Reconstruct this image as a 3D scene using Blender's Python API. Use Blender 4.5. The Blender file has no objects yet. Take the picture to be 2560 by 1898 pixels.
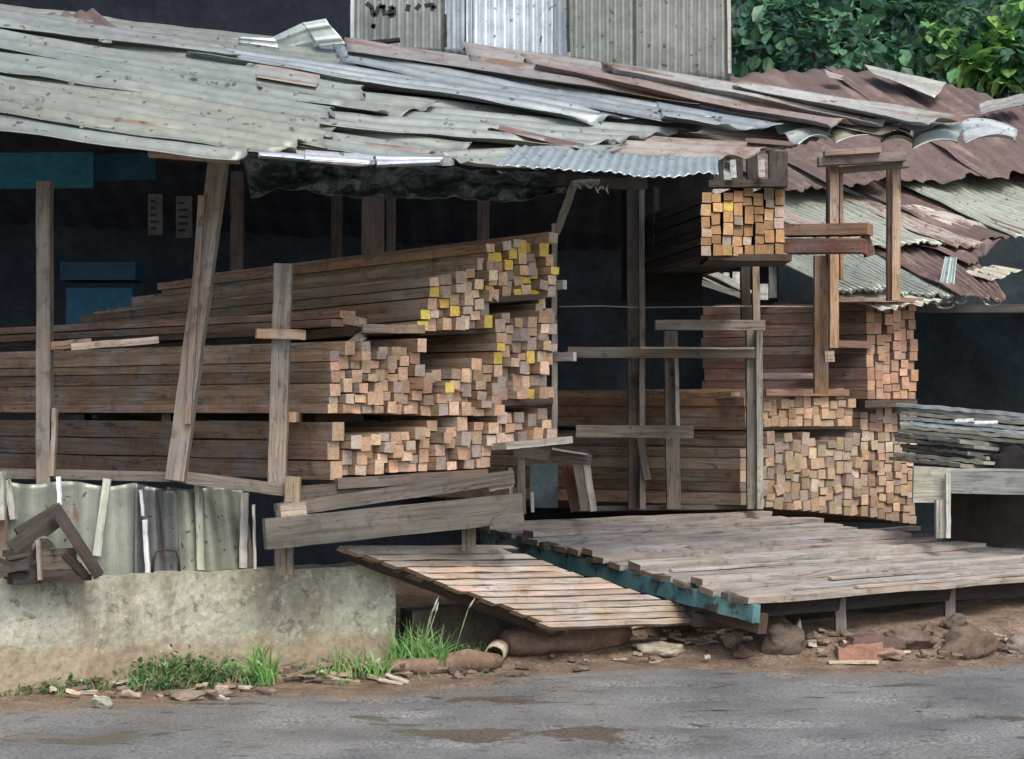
import bpy, math, random
from mathutils import Vector, noise, Matrix
random.seed(7)
R = random.random
def U(a, b): return a + (b - a) * R()
def N3(x, y, z): return noise.noise(Vector((x, y, z)))
# ---------------------------------------------------------------- camera, sky, sun
sc = bpy.context.scene
col = sc.collection
F, HX, HY, E = 5000.0, 1280.0, 1020.0, 1.3          # focal length in photo pixels, principal column, horizon row, eye height
cam = bpy.data.cameras.new('camera'); co = bpy.data.objects.new('camera', cam); col.objects.link(co)
cam.sensor_width = 36; cam.lens = 36 * F / 2560; cam.clip_end = 300
cam.shift_y = (HY - 949) / 2560
co.location = (0, 0, E); co.rotation_euler = (math.radians(90), 0, 0)
sc.camera = co
SUN_EL, SUN_AZ = 54, 158
w = bpy.data.worlds.new('World'); sc.world = w; w.use_nodes = True
nt = w.node_tree; sky = nt.nodes.new('ShaderNodeTexSky'); sky.sky_type = 'NISHITA'; sky.sun_disc = False
sky.sun_elevation = math.radians(SUN_EL); sky.sun_rotation = math.radians(SUN_AZ)
sky.air_density = 1.0; sky.dust_density = 4.0; sky.ozone_density = 1.0
nt.links.new(sky.outputs[0], nt.nodes['Background'].inputs[0]); nt.nodes['Background'].inputs[1].default_value = 0.15
sl = bpy.data.lights.new('sun', 'SUN'); sl.energy = 1.2; sl.angle = math.radians(18); sl.color = (1, .96, .9)
so = bpy.data.objects.new('sun', sl); col.objects.link(so)
so.rotation_euler = (math.radians(90 - SUN_EL), 0, math.radians(180 - SUN_AZ) )
sc.view_settings.view_transform = 'Standard'; sc.view_settings.look = 'None'
sc.view_settings.exposure = 0.72; sc.view_settings.gamma = 1.0

# ---------------------------------------------------------------- helpers
def P(px, py, Y): return Vector(((px - HX) / F * Y, Y, E + (HY - py) / F * Y))
class Plane:
    def __init__(s, a, b, c):
        n = (b - a).cross(c - a).normalized()
        if n.z < 0: n = -n
        s.n = n; s.o = a
    def at(s, px, py, off=0.0):
        d = Vector(((px - HX) / F, 1, (HY - py) / F)); o = Vector((0, 0, E))
        t = (s.o + s.n * off - o).dot(s.n) / d.dot(s.n)
        return o + d * t
def tag(o, label=None, cat=None, group=None, kind=None):
    if label: o['label'] = label
    if cat: o['category'] = cat
    if group: o['group'] = group
    if kind: o['kind'] = kind
    return o
def empty(name, loc, label, cat, group=None):
    o = bpy.data.objects.new(name, None); col.objects.link(o); o.location = loc
    return tag(o, label, cat, group)
class MB:
    def __init__(s): s.v = []; s.f = []; s.uv = []; s.c = []; s.m = []
    def face(s, idx, uvs, c, m=0):
        s.f.append(idx); s.uv += uvs; s.c += [c] * len(idx); s.m.append(m)
    def box(s, p, L, Uv, V, c, ce=None, seg=1, jit=0.0, ends=1):
        """box from corner p along L (length), cross vectors Uv and V; grain runs along L"""
        ce = ce or c
        b = len(s.v); l = L.length; wu = Uv.length; wv = V.length; ou = U(0, 50); ov = U(0, 50)
        ui = Uv.normalized(); vi = V.normalized()
        for i in range(seg + 1):
            q = p + L * (i / seg) + ui * U(-jit, jit) + vi * U(-jit, jit)
            for a, d in ((0, 0), (1, 0), (1, 1), (0, 1)):
                s.v.append(q + Uv * a + V * d + (ui * U(-jit, jit) + vi * U(-jit, jit)) * .4)
        per = (0, wu, wu + wv, 2 * wu + wv, 2 * wu + 2 * wv)
        flip = L.cross(Uv).dot(V) > 0
        for i in range(seg):
            for k in range(4):
                k2 = (k + 1) % 4
                idx = [b + i * 4 + k, b + i * 4 + k2, b + i * 4 + 4 + k2, b + i * 4 + 4 + k]
                x0 = ou + l * i / seg; x1 = ou + l * (i + 1) / seg
                uv = [(x0, ov + per[k]), (x0, ov + per[k + 1]), (x1, ov + per[k + 1]), (x1, ov + per[k])]
                if not flip: idx.reverse(); uv.reverse()
                s.face(idx, uv, c, 0)
        for e, base in ((0, b), (1, b + seg * 4)):
            idx = [base, base + 1, base + 2, base + 3]; uv = [(ou, ov), (ou + wu, ov), (ou + wu, ov + wv), (ou, ov + wv)]
            if (e == 0) == flip: idx.reverse(); uv.reverse()
            s.face(idx, uv, ce, ends)
    def build(s, name, mats, parent=None, smooth=False):
        me = bpy.data.meshes.new(name)
        o = parent
        off = Vector((0, 0, 0))
        if parent is not None: off = Vector(parent.location)
        elif s.v:
            off = Vector((sum(v.x for v in s.v) / len(s.v), sum(v.y for v in s.v) / len(s.v), min(v.z for v in s.v)))
        if s.grand: off = s.grand
        me.from_pydata([tuple(v - off) for v in s.v], [], s.f)
        ul = me.uv_layers.new(name='UVMap'); ul.data.foreach_set('uv', [x for q in s.uv for x in q])
        ca = me.color_attributes.new('Col', 'FLOAT_COLOR', 'CORNER')
        ca.data.foreach_set('color', [x for q in s.c for x in (q[0], q[1], q[2], q[3] if len(q) > 3 else 1)])
        for m in (mats if isinstance(mats, (list, tuple)) else [mats]): me.materials.append(m)
        me.polygons.foreach_set('material_index', s.m)
        if smooth: me.polygons.foreach_set('use_smooth', [True] * len(me.polygons))
        me.update()
        ob = bpy.data.objects.new(name, me); col.objects.link(ob)
        if parent is not None: ob.parent = parent
        else: ob.location = off
        return ob
    grand = None

# ---------------------------------------------------------------- materials
def newmat(name, rough=.8, spec=.3, metal=0.0):
    m = bpy.data.materials.new(name); m.use_nodes = True; t = m.node_tree
    b = t.nodes['Principled BSDF']; b.inputs['Roughness'].default_value = rough
    b.inputs['Specular IOR Level'].default_value = spec; b.inputs['Metallic'].default_value = metal
    return m, t, b
def nd(t, typ, **kw):
    n = t.nodes.new(typ)
    for k, v in kw.items():
        if k in n.inputs.keys() if hasattr(n.inputs, 'keys') else False: n.inputs[k].default_value = v
        else: setattr(n, k, v)
    return n
def mapped(t, coord, scale):
    tc = t.nodes.new('ShaderNodeTexCoord'); mp = t.nodes.new('ShaderNodeMapping'); mp.inputs['Scale'].default_value = scale
    if coord == 'World':
        g = t.nodes.new('ShaderNodeNewGeometry'); t.links.new(g.outputs['Position'], mp.inputs[0])
    else: t.links.new(tc.outputs[coord], mp.inputs[0])
    return mp.outputs[0]
def noisef(t, vec, scale, detail=4, rough=.55, dist=0):
    n = t.nodes.new('ShaderNodeTexNoise'); n.inputs['Scale'].default_value = scale; n.inputs['Detail'].default_value = detail
    n.inputs['Roughness'].default_value = rough; n.inputs['Distortion'].default_value = dist; t.links.new(vec, n.inputs['Vector'])
    return n.outputs['Fac']
def ramp(t, fac, stops):
    r = t.nodes.new('ShaderNodeValToRGB'); t.links.new(fac, r.inputs[0]); e = r.color_ramp.elements
    while len(e) < len(stops): e.new(.5)
    for i, (p, c) in enumerate(stops):
        e[i].position = p; e[i].color = (c, c, c, 1) if not isinstance(c, tuple) else (c[0], c[1], c[2], 1)
    return r.outputs[0]
def mix(t, a, b, fac=1.0, mode='MIX'):
    n = t.nodes.new('ShaderNodeMix'); n.data_type = 'RGBA'; n.blend_type = mode
    for sock, val in ((n.inputs['Factor'], fac), (n.inputs[6], a), (n.inputs[7], b)):
        if isinstance(val, (int, float)): sock.default_value = val
        elif isinstance(val, tuple): sock.default_value = (val[0], val[1], val[2], 1)
        else: t.links.new(val, sock)
    return n.outputs[2]
def bump(t, b, h, st, dist=.01):
    n = t.nodes.new('ShaderNodeBump'); n.inputs['Strength'].default_value = st; n.inputs['Distance'].default_value = dist
    t.links.new(h, n.inputs['Height']); t.links.new(n.outputs[0], b.inputs['Normal'])
def attr(t):
    a = t.nodes.new('ShaderNodeAttribute'); a.attribute_name = 'Col'; return a
def wood_mat(name, rough=.75):
    m, t, b = newmat(name, rough, .25)
    a = attr(t); uv = mapped(t, 'UV', (1.2, 45, 1)); g = noisef(t, uv, 1.6, 6, .65, .6)
    uv2 = mapped(t, 'UV', (2.5, 6, 1)); g2 = noisef(t, uv2, 1.5, 5, .6)
    c = mix(t, a.outputs['Color'], ramp(t, g, [(.3, .68), (.5, 1.0), (.72, 1.2)]), 1, 'MULTIPLY')
    c = mix(t, c, ramp(t, g2, [(.3, .7), (.55, 1.03), (.75, 1.2)]), 1, 'MULTIPLY')
    uv3 = mapped(t, 'UV', (.7, 13, 1)); g4 = noisef(t, uv3, 1.5, 3, .5, .8); c = mix(t, c, ramp(t, g4, [(.28, .72), (.45, 1.02), (.485, 1.0), (.5, .42), (.515, 1.0), (.75, 1.18)]), 1, 'MULTIPLY')
    wp = mapped(t, 'World', (1, 1, 1)); g3 = noisef(t, wp, 5, 4, .6)
    g5 = noisef(t, wp, 11, 4, .7); c = mix(t, c, ramp(t, g5, [(.32, .62), (.45, 1.0)]), 1, 'MULTIPLY')
    hs = t.nodes.new('ShaderNodeHueSaturation'); hs.inputs['Saturation'].default_value = .4; hs.inputs['Value'].default_value = 1.0; t.links.new(c, hs.inputs['Color'])
    c = mix(t, c, hs.outputs[0], ramp(t, g3, [(.45, 0.0), (.65, .8)]))
    t.links.new(c, b.inputs['Base Color']); bump(t, b, g, .5, .004)
    return m
def end_mat(name):
    m, t, b = newmat(name, .8, .2)
    a = attr(t); o = mapped(t, 'World', (1, 1, 1)); g = noisef(t, o, 90, 3, .6); g2 = noisef(t, o, 14, 3, .6)
    c = mix(t, a.outputs['Color'], ramp(t, g, [(.3, .75), (.6, 1.12)]), 1, 'MULTIPLY')
    c = mix(t, c, ramp(t, g2, [(.3, .8), (.65, 1.12)]), 1, 'MULTIPLY')
    t.links.new(c, b.inputs['Base Color']); bump(t, b, g, .4, .004)
    return m
def metal_mat(name, rustlo, rusthi, rough=.45, metal=.35, rust=(.13, .052, .035), spots=True):
    m, t, b = newmat(name, rough, .5, metal)
    a = attr(t); uvs = mapped(t, 'UV', (.5, 14, 1)); s1 = noisef(t, uvs, 1.5, 5, .6)
    wp = mapped(t, 'World', (1, 1, 1)); n2 = noisef(t, wp, 2.2, 6, .62, .4); n3 = noisef(t, wp, 16, 4, .6)
    c = mix(t, a.outputs['Color'], ramp(t, s1, [(.3, .9), (.5, 1.0), (.7, 1.04)]), 1, 'MULTIPLY')
    c = mix(t, c, ramp(t, n3, [(.3, .8), (.6, 1.05)]), 1, 'MULTIPLY')
    uv4 = mapped(t, 'UV', (1.6, 5, 1)); rm = noisef(t, uv4, 1.3, 6, .65, .3)
    fac = ramp(t, rm, [(rustlo, 0.0), (rusthi, 1.0)])
    rc = mix(t, rust, (rust[0] * 1.9, rust[1] * 2.0, rust[2] * 2.0), n3)
    c = mix(t, c, rc, fac)
    n6 = noisef(t, wp, 1.1, 4, .6); c = mix(t, c, ramp(t, n6, [(.3, .78), (.7, 1.12)]), 1, 'MULTIPLY')
    if spots:
        n5 = noisef(t, wp, 26, 2, .5); c = mix(t, c, (.05, .045, .035), ramp(t, n5, [(.665, 0.0), (.70, .8)]))
    t.links.new(c, b.inputs['Base Color'])
    ro = ramp(t, fac, [(0.0, rough), (1.0, .85)]); t.links.new(ro, b.inputs['Roughness'])
    mt = ramp(t, fac, [(0.0, metal), (1.0, 0.0)]); t.links.new(mt, b.inputs['Metallic'])
    bump(t, b, n2, .25, .02)
    return m
def plain(name, rough=.8, spec=.3, sc_=8, lo=.7, hi=1.2, bs=.3, metal=0):
    m, t, b = newmat(name, rough, spec, metal); a = attr(t); wp = mapped(t, 'World', (1, 1, 1)); n = noisef(t, wp, sc_, 6, .65)
    n2 = noisef(t, wp, sc_ * 6, 4, .6)
    c = mix(t, a.outputs['Color'], ramp(t, n, [(.3, lo), (.7, hi)]), 1, 'MULTIPLY')
    c = mix(t, c, ramp(t, n2, [(.3, .8), (.7, 1.15)]), 1, 'MULTIPLY')
    t.links.new(c, b.inputs['Base Color']); bump(t, b, n, bs, .02)
    return m
WOOD = wood_mat('sawn_wood'); ENDG = end_mat('end_grain'); WM = [WOOD, ENDG]
PALE = metal_mat('weathered_zinc', .61, .72); SILV = metal_mat('bright_zinc', .64, .74, .35, .5)
RUST = metal_mat('rusted_zinc', .34, .50, .7, .1, (.08, .053, .046)); MIXR = metal_mat('half_rusted_zinc', .50, .60, .6, .2, (.12, .075, .055))
STONE = plain('stone', .9, .2, 9, .6, 1.25, .7); DARK = plain('dark_and_shade', .9, .1, 3, .6, 1.2, .2); PAINT = plain('old_paint', .6, .3, 12, .6, 1.15, .3)  # DARK serves dark things and walls whose shade is painted in colour
# concrete wall with moss, dirt foot
m, t, b = newmat('mossy_concrete', .9, .2); wp = mapped(t, 'World', (1, 1, 1)); wv = mapped(t, 'World', (3.5, 3.5, .8))
n1 = noisef(t, wp, 3.2, 6, .65); n2 = noisef(t, wv, 2.0, 5, .6); n3 = noisef(t, wp, 30, 4, .7); n4 = noisef(t, wp, 6, 5, .7, 1)
c = mix(t, (.27, .275, .205), (.44, .44, .36), ramp(t, n1, [(.35, 0.0), (.65, 1.0)]))
c = mix(t, c, (.22, .19, .14), ramp(t, n2, [(.5, 0.0), (.6, .6)])); n7 = noisef(t, wp, 13, 6, .75, .6); c = mix(t, c, (.13, .12, .085), ramp(t, n7, [(.55, 0.0), (.63, .75)])); c = mix(t, c, (.58, .58, .5), ramp(t, noisef(t, wp, 19, 4, .7), [(.60, 0.0), (.68, .6)]))
c = mix(t, c, (.37,.39,.33), ramp(t, n4, [(.6, 0.0), (.7, .5)]))
g = t.nodes.new('ShaderNodeNewGeometry'); sx = t.nodes.new('ShaderNodeSeparateXYZ'); t.links.new(g.outputs['Position'], sx.inputs[0])
mm = t.nodes.new('ShaderNodeMath'); mm.operation = 'MULTIPLY_ADD'; t.links.new(n1, mm.inputs[0]); mm.inputs[1].default_value = -.35; t.links.new(sx.outputs['Z'], mm.inputs[2])
c = mix(t, c, (.30, .22, .135), ramp(t, mm.outputs[0], [(-.0, .6), (.06, 0.0)]))
c = mix(t, c, ramp(t, n3, [(.3, .72), (.7, 1.2)]), 1, 'MULTIPLY'); t.links.new(c, b.inputs['Base Color']); bump(t, b, n3, .5, .01); CONC = m
# ground: asphalt / soil by vertex colour red channel
m, t, b = newmat('road_and_soil', .75, .35); a = attr(t); wp = mapped(t, 'World', (1, 1, 1)); wl = mapped(t, 'World', (.8, 1.3, 1))
sp = t.nodes.new('ShaderNodeSeparateColor'); t.links.new(a.outputs['Color'], sp.inputs[0])
n1 = noisef(t, wp, 1.6, 6, .6); n2 = noisef(t, wp, 60, 3, .7); n3 = noisef(t, wl, 1.5, 5, .55, .5); n4 = noisef(t, wp, 7, 6, .7); n5 = noisef(t, wl, 5.5, 5, .6, .4)
asp = mix(t, (.115, .12, .12), (.215, .218, .21), ramp(t, n1, [(.35, 0.0), (.65, 1.0)]))
asp = mix(t, asp, (.085, .072, .058), ramp(t, n3, [(.585, 0.0), (.61, .8)]))
asp = mix(t, asp, (.10, .085, .07), ramp(t, n5, [(.60, 0.0), (.65, .7)]))
n8 = noisef(t, wl, .9, 6, .65); asp = mix(t, asp, (.17, .14, .11), ramp(t, n8, [(.50, 0.0), (.66, .35)]))
asp = mix(t, asp, (.045, .04, .035), ramp(t, noisef(t, wl, 9, 3, .5, .3), [(.66, 0.0), (.69, .8)]))
soil = mix(t, (.115, .075, .05), (.25, .19, .14), ramp(t, n4, [(.35, 0.0), (.65, 1.0)]))
ma = t.nodes.new('ShaderNodeMath'); ma.operation = 'MULTIPLY_ADD'; t.links.new(n4, ma.inputs[0]); ma.inputs[1].default_value = .9; t.links.new(sp.outputs[0], ma.inputs[2])
c = mix(t, asp, soil, ramp(t, ma.outputs[0], [(.72, 0.0), (.98, 1.0)]))
c = mix(t, c, ramp(t, n2, [(.3, .45), (.7, 1.5)]), 1, 'MULTIPLY'); t.links.new(c, b.inputs['Base Color'])
wet = ramp(t, n3, [(.55, .62), (.61, .12)]); t.links.new(wet, b.inputs['Roughness']); bump(t, b, n2, .9, .012); GROUND = m
# leaves
def leafmat(name, tr=.25):
    m, t, b = newmat(name, .42, .45); a = attr(t); wp = mapped(t, 'World', (1, 1, 1)); n = noisef(t, wp, 18, 3, .5)
    c = mix(t, a.outputs['Color'], ramp(t, n, [(.3, .65), (.7, 1.25)]), 1, 'MULTIPLY'); t.links.new(c, b.inputs['Base Color'])
    td = t.nodes.new('ShaderNodeBsdfTranslucent'); t.links.new(c, td.inputs['Color']); mx = t.nodes.new('ShaderNodeMixShader'); mx.inputs[0].default_value = tr
    t.links.new(b.outputs[0], mx.inputs[1]); t.links.new(td.outputs[0], mx.inputs[2]); t.links.new(mx.outputs[0], t.nodes['Material Output'].inputs[0])
    return m
LEAF = leafmat('leaf'); GRASS = leafmat('grass_blade', .3)
m, t, b = newmat('plastic_sheeting', .2, .8); wp = mapped(t, 'World', (1, 1, 1)); n = noisef(t, wp, 7, 5, .6, 1.5)
c = mix(t, (.05, .07, .072), (.2, .235, .235), ramp(t, n, [(.45, 0.0), (.7, 1.0)])); t.links.new(c, b.inputs['Base Color']); bump(t, b, n, .9, .05); PLAST = m

# ---------------------------------------------------------------- generic builders
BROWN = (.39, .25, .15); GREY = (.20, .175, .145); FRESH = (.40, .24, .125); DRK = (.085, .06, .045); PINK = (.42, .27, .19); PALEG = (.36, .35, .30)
def vary(c, k=.18, h=.06):
    s = 1 + U(-k, k); return (c[0] * s * (1 + U(-h, h)), c[1] * s, c[2] * s * (1 + U(-h, h)))
def beam(name, p0, p1, wd, dp, c, parent=None, ce=None, seg=7, jit=.0015, side=None, grand=None):
    """squared timber centred on p0-p1; wd across the view, dp in depth"""
    L = p1 - p0
    if side is None:
        side = L.cross(Vector((0, 1, 0)))
        if side.length < 1e-4: side = Vector((1, 0, 0))
    side = side.normalized(); dv = L.cross(side).normalized()
    if dv.y < 0: dv = -dv
    mb = MB(); mb.grand = grand
    mb.box(p0 - side * wd / 2 - dv * dp / 2, L, side * wd, dv * dp, c, ce or tuple(x * 1.25 for x in c), seg, jit)
    return mb.build(name, WM, parent)
def pb(name, a, b_, wpx, dp, c, parent=None, Ya=10, Yb=None, ce=None, grand=None, **k):
    Yb = Yb or Ya
    return beam(name, P(a[0], a[1], Ya), P(b_[0], b_[1], Yb), wpx / F * (Ya + Yb) / 2, dp, c, parent, ce, grand=grand, **k)
def sheet(name, S0, S1, E0, E1, ribs, amp, mat, c, parent=None, rag=.02, warp=.012, nu=36, prof='sin', curl=0.0, sag=0.0, vcol=None, sub=8, thick=.0035, ragS=0.0, grand=None, seed=None):
    """profiled metal sheet; profile ridges run from edge S0-S1 to edge E0-E1"""
    n = (E0 - S0).cross(S1 - S0).normalized()
    if n.z < 0 or (abs(n.z) < .2 and n.y > 0): n = -n
    sd = U(0, 100) if seed is None else seed; nv = max(6, int(ribs * sub))
    mb = MB(); mb.grand = grand; V = []
    Lm = ((E0 - S0).length + (E1 - S1).length) / 2; Wm = ((S1 - S0).length + (E1 - E0).length) / 2
    for j in range(nv + 1):
        v = j / nv
        S = S0.lerp(S1, v); Ee = E0.lerp(E1, v); d = (Ee - S).normalized()
        r = rag * (N3(v * Wm * 7, sd, 0) * 1.6 + N3(v * Wm * 25, sd, 5) * .6); rs = ragS * N3(v * Wm * 6, sd, 9) * 1.6
        S = S + d * rs; Ee = Ee + d * r
        ph = v * ribs
        if prof == 'sin': h = amp * math.cos(2 * math.pi * ph)
        else:
            q = ph % 1.0; h = amp * max(0, 1 - abs(q - .5) / .13) ** .6 * 1.6
        for i in range(nu + 1):
            u = i / nu
            p = S.lerp(Ee, u)
            x = u * Lm; y = v * Wm
            hh = h + warp * (N3(x * 1.3, y * 2.5, sd) * 1.6 + N3(x * 5, y * 6, sd + 3) * .5)
            hh += curl * (.4 * max(0, (v - .85) / .15) ** 2 * (0.5 + N3(x * 2.2, 3, sd) * 1.4) + max(0, (u - .93) / .07) ** 2 * (.4 + N3(y * 8, 7, sd) * 1.5))
            hh -= sag * 4 * u * (1 - u)
            V.append(p + n * hh)
    mb.v = V
    for j in range(nv):
        kk = .88 + .14 * math.cos(2 * math.pi * (j + .5) / nv * ribs) if prof == 'sin' else 1.0; cj = (c[0] * kk, c[1] * kk, c[2] * kk)  # dirt-dark valleys, also painted shading so the ribs read
        for i in range(nu):
            a = j * (nu + 1) + i
            u0, u1 = i / nu * Lm + sd, (i + 1) / nu * Lm + sd; v0, v1 = j / nv * Wm + sd, (j + 1) / nv * Wm + sd
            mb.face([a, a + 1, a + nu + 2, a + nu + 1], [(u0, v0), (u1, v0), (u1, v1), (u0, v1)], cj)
    o = mb.build(name, mat, parent, True)
    md = o.modifiers.new('thickness', 'SOLIDIFY'); md.thickness = thick; md.offset = 0
    return o
def rdir():
    while 1:
        v = Vector((U(-1, 1), U(-1, 1), U(-1, 1)))
        if .1 < v.length < 1: return v.normalized()
def lump(name, c, rx, ry, rz, colr, mat, rot=0, seed=None, parent=None, sub=3, amp=.25, fr=2.0):
    import bmesh
    bm = bmesh.new(); bmesh.ops.create_icosphere(bm, subdivisions=sub, radius=1); sd = U(0, 99) if seed is None else seed
    pl = [(rdir(), U(.55, .85)) for _ in range(9)]
    for v in bm.verts:
        d = v.co.copy()
        for n_, dd_ in pl:
            e_ = d.dot(n_) - dd_
            if e_ > 0: d -= n_ * e_ * .9
        k = 1 + amp * (N3(d.x * fr + sd, d.y * fr, d.z * fr) * 1.5 + .6 * N3(d.x * fr * 2.5, d.y * fr * 2.5 + sd, d.z * fr * 2.5) + .35 * N3(d.x * fr * 6, d.y * fr * 6 + sd, d.z * fr * 6)); k -= .12 * max(0, abs(d.z) - .5)
        v.co = Vector((d.x * rx * k, d.y * ry * k, d.z * rz * k))
    me = bpy.data.meshes.new(name); bm.to_mesh(me); bm.free()
    ca = me.color_attributes.new('Col', 'FLOAT_COLOR', 'CORNER')
    for d in ca.data: d.color = (colr[0], colr[1], colr[2], 1)
    me.materials.append(mat); me.polygons.foreach_set('use_smooth', [True] * len(me.polygons))
    o = bpy.data.objects.new(name, me); col.objects.link(o); o.location = c; o.rotation_euler = (0, 0, rot)
    if parent: o.parent = parent; o.location = Vector(c) - Vector(parent.location)
    return o
def tube(name, pts, rads, colr, mat, parent=None, ns=12, amp=.08, grand=None, hollow=False):
    mb = MB(); mb.grand = grand; n = len(pts); sd = U(0, 99)
    for i, p in enumerate(pts):
        d = (pts[min(i + 1, n - 1)] - pts[max(i - 1, 0)]).normalized(); a = d.cross(Vector((0, 0, 1)))
        if a.length < .1: a = Vector((1, 0, 0))
        a.normalize(); b2 = d.cross(a)
        for k in range(ns):
            th = 2 * math.pi * k / ns; r = rads[i] * (1 + amp * 2 * N3(math.cos(th) * 1.3 + sd, math.sin(th) * 1.3, i * .6))
            mb.v.append(p + (a * math.cos(th) + b2 * math.sin(th)) * r)
    for i in range(n - 1):
        for k in range(ns):
            k2 = (k + 1) % ns; mb.face([i * ns + k, (i + 1) * ns + k, (i + 1) * ns + k2, i * ns + k2], [(i * .1, k / ns * .3), (i * .1 + .1, k / ns * .3), (i * .1 + .1, k / ns * .3 + .03), (i * .1, k / ns * .3 + .03)], colr)
    if not hollow:
        mb.face(list(range(ns)), [(0, 0)] * ns, colr); mb.face(list(range((n - 1) * ns, n * ns))[::-1], [(0, 0)] * ns, colr)
    return mb.build(name, mat, parent, True)
EU = Vector((.894, .447, 0)); Z = Vector((0, 0, 1))

# ================================================================ GROUND
EDGE = [(-600, 1775), (0, 1752), (400, 1735), (640, 1722), (1000, 1705), (1300, 1678), (1650, 1650), (2100, 1668), (2560, 1640), (3200, 1620)]
EP = [P(x, y, E * F / (y - HY)) for x, y in EDGE]
def edgeY(x):
    for a, b in zip(EP, EP[1:]):
        if x <= b.x or b is EP[-1]:
            return a.y + (b.y - a.y) * (x - a.x) / (b.x - a.x)
def ground_h(x, y):
    d = y - edgeY(x)
    s = min(1, max(0, (d + .05) / .6)); s = s * s * (3 - 2 * s)
    s2 = min(1, max(0, (d - .35) / .9)) * min(1, max(0, (x - .2) / .6))
    h = .10 * s2 + -.018 * (1 - s) * max(0, N3(x * 2.6, y * 4.2, 11) - .28) * 4 + .11 * s + (.02 * N3(x * 3, y * 3, 1) + .012 * N3(x * 9, y * 9, 4)) * s + .007 * N3(x * 1.2, y * 2.4, 2) * (1 - s)
    return h
def grid(name, x0, x1, nx, y0, y1, ny, hf, cf, mat):
    mb = MB()
    for j in range(ny + 1):
        for i in range(nx + 1):
            x = x0 + (x1 - x0) * i / nx; y = y0 + (y1 - y0) * j / ny; mb.v.append(Vector((x, y, hf(x, y))))
    for j in range(ny):
        for i in range(nx):
            a = j * (nx + 1) + i; p = mb.v[a]
            mb.face([a, a + 1, a + nx + 2, a + nx + 1], [(0, 0)] * 4, cf(p.x, p.y))
    return mb.build(name, mat, None, True)
def gcol(x, y):
    d = y - edgeY(x) if -4 < x < 5 else -1; k = min(1, max(0, (d + .75 + .3 * N3(x * 1.5, y * 1.5, 7)) / .95)); return (k, 0, 0)
g_near = grid('ground', -5, 6, 220, 5, 16, 220, ground_h, gcol, GROUND); tag(g_near, 'wet grey road surface meeting brown soil verge', kind='structure')
mb = MB(); S = 250
for (x0, x1, y0, y1) in ((-S, S, -S, 5), (-S, -5, 5, 16), (6, S, 5, 16), (-S, S, 16, S)):
    b = len(mb.v); mb.v += [Vector((x0, y0, -.004)), Vector((x1, y0, -.004)), Vector((x1, y1, -.004)), Vector((x0, y1, -.004))]
    mb.face([b, b + 1, b + 2, b + 3], [(0, 0)] * 4, (0 if y1 <= 5 else 1, 0, 0))
tag(mb.build('terrain', GROUND), 'flat ground stretching away round the timber yard', kind='structure')
# yard fill behind the retaining wall
WA = P(-500, 1752, 8.55); WA.z = 0
Wd = Vector((.894, .447, 0)); W0 = Vector((-2.28, 8.95, 0)); Wn = Vector((-.447, .894, 0))
mb = MB(); q0 = W0 - Wd * 2 + Wn * .24; q1 = W0 + Wd * 1.80 + Wn * .24
mb.box(Vector((q0.x, q0.y, .01)), q1 - q0, Wn * 6, Z * .38, (1, 0, 0))
tag(mb.build('yard_ground', [GROUND, GROUND]), 'dark raised soil floor behind the low concrete wall', kind='structure')

# ================================================================ RETAINING WALL
def wall():
    mb = MB(); nx, nz = 90, 16; L = 3.76; H = .53; T = .2; st = W0 - Wd * 1.85
    def pt(i, k, back):
        s = L * i / nx; z = H * k / nz; n = .012 * N3(s * 5, z * 5, 1) + .006 * N3(s * 20, z * 20, 2)
        top = (.012 * N3(s * 4, 9, 0) + .006 * N3(s * 16, 3, 0)) if k == nz else 0
        p = st + Wd * s + Wn * (n if not back else T); return Vector((p.x, p.y, -.03 + z * 1.0 + top + (.03 if k == nz else 0)))
    for back in (0, 1):
        for k in range(nz + 1):
            for i in range(nx + 1): mb.v.append(pt(i, k, back))
    M = (nx + 1) * (nz + 1)
    def q(a, b, c, d): mb.face([a, b, c, d], [(0, 0)] * 4, (1, 1, 1))
    for k in range(nz):
        for i in range(nx):
            a = k * (nx + 1) + i; q(a, a + 1, a + nx + 2, a + nx + 1); q(M + a, M + a + nx + 1, M + a + nx + 2, M + a + 1)
        a = k * (nx + 1) + nx; q(a, M + a, M + a + nx + 1, a + nx + 1); a = k * (nx + 1); q(a, a + nx + 1, M + a + nx + 1, M + a)
    for i in range(nx):
        a = nz * (nx + 1) + i; q(a, a + 1, M + a + 1, M + a)
    o = mb.build('concrete_wall', CONC, None, False); tag(o, 'low mossy concrete retaining wall along the roadside', 'wall')
wall()
# earth-covered block wall continuing under the ramp, its colour darkened for the ramp's shade
mb = MB(); p = W0 + Wd * 2.05 + Wn * .12; mb.box(Vector((p.x, p.y, 0)), Wd * 1.1, Wn * .15, Z * .30, (.09, .075, .06), None, 10, .012)
tag(mb.build('block_wall', [STONE, STONE]), 'block wall darkened with painted shade below the small ramp', 'wall')

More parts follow.
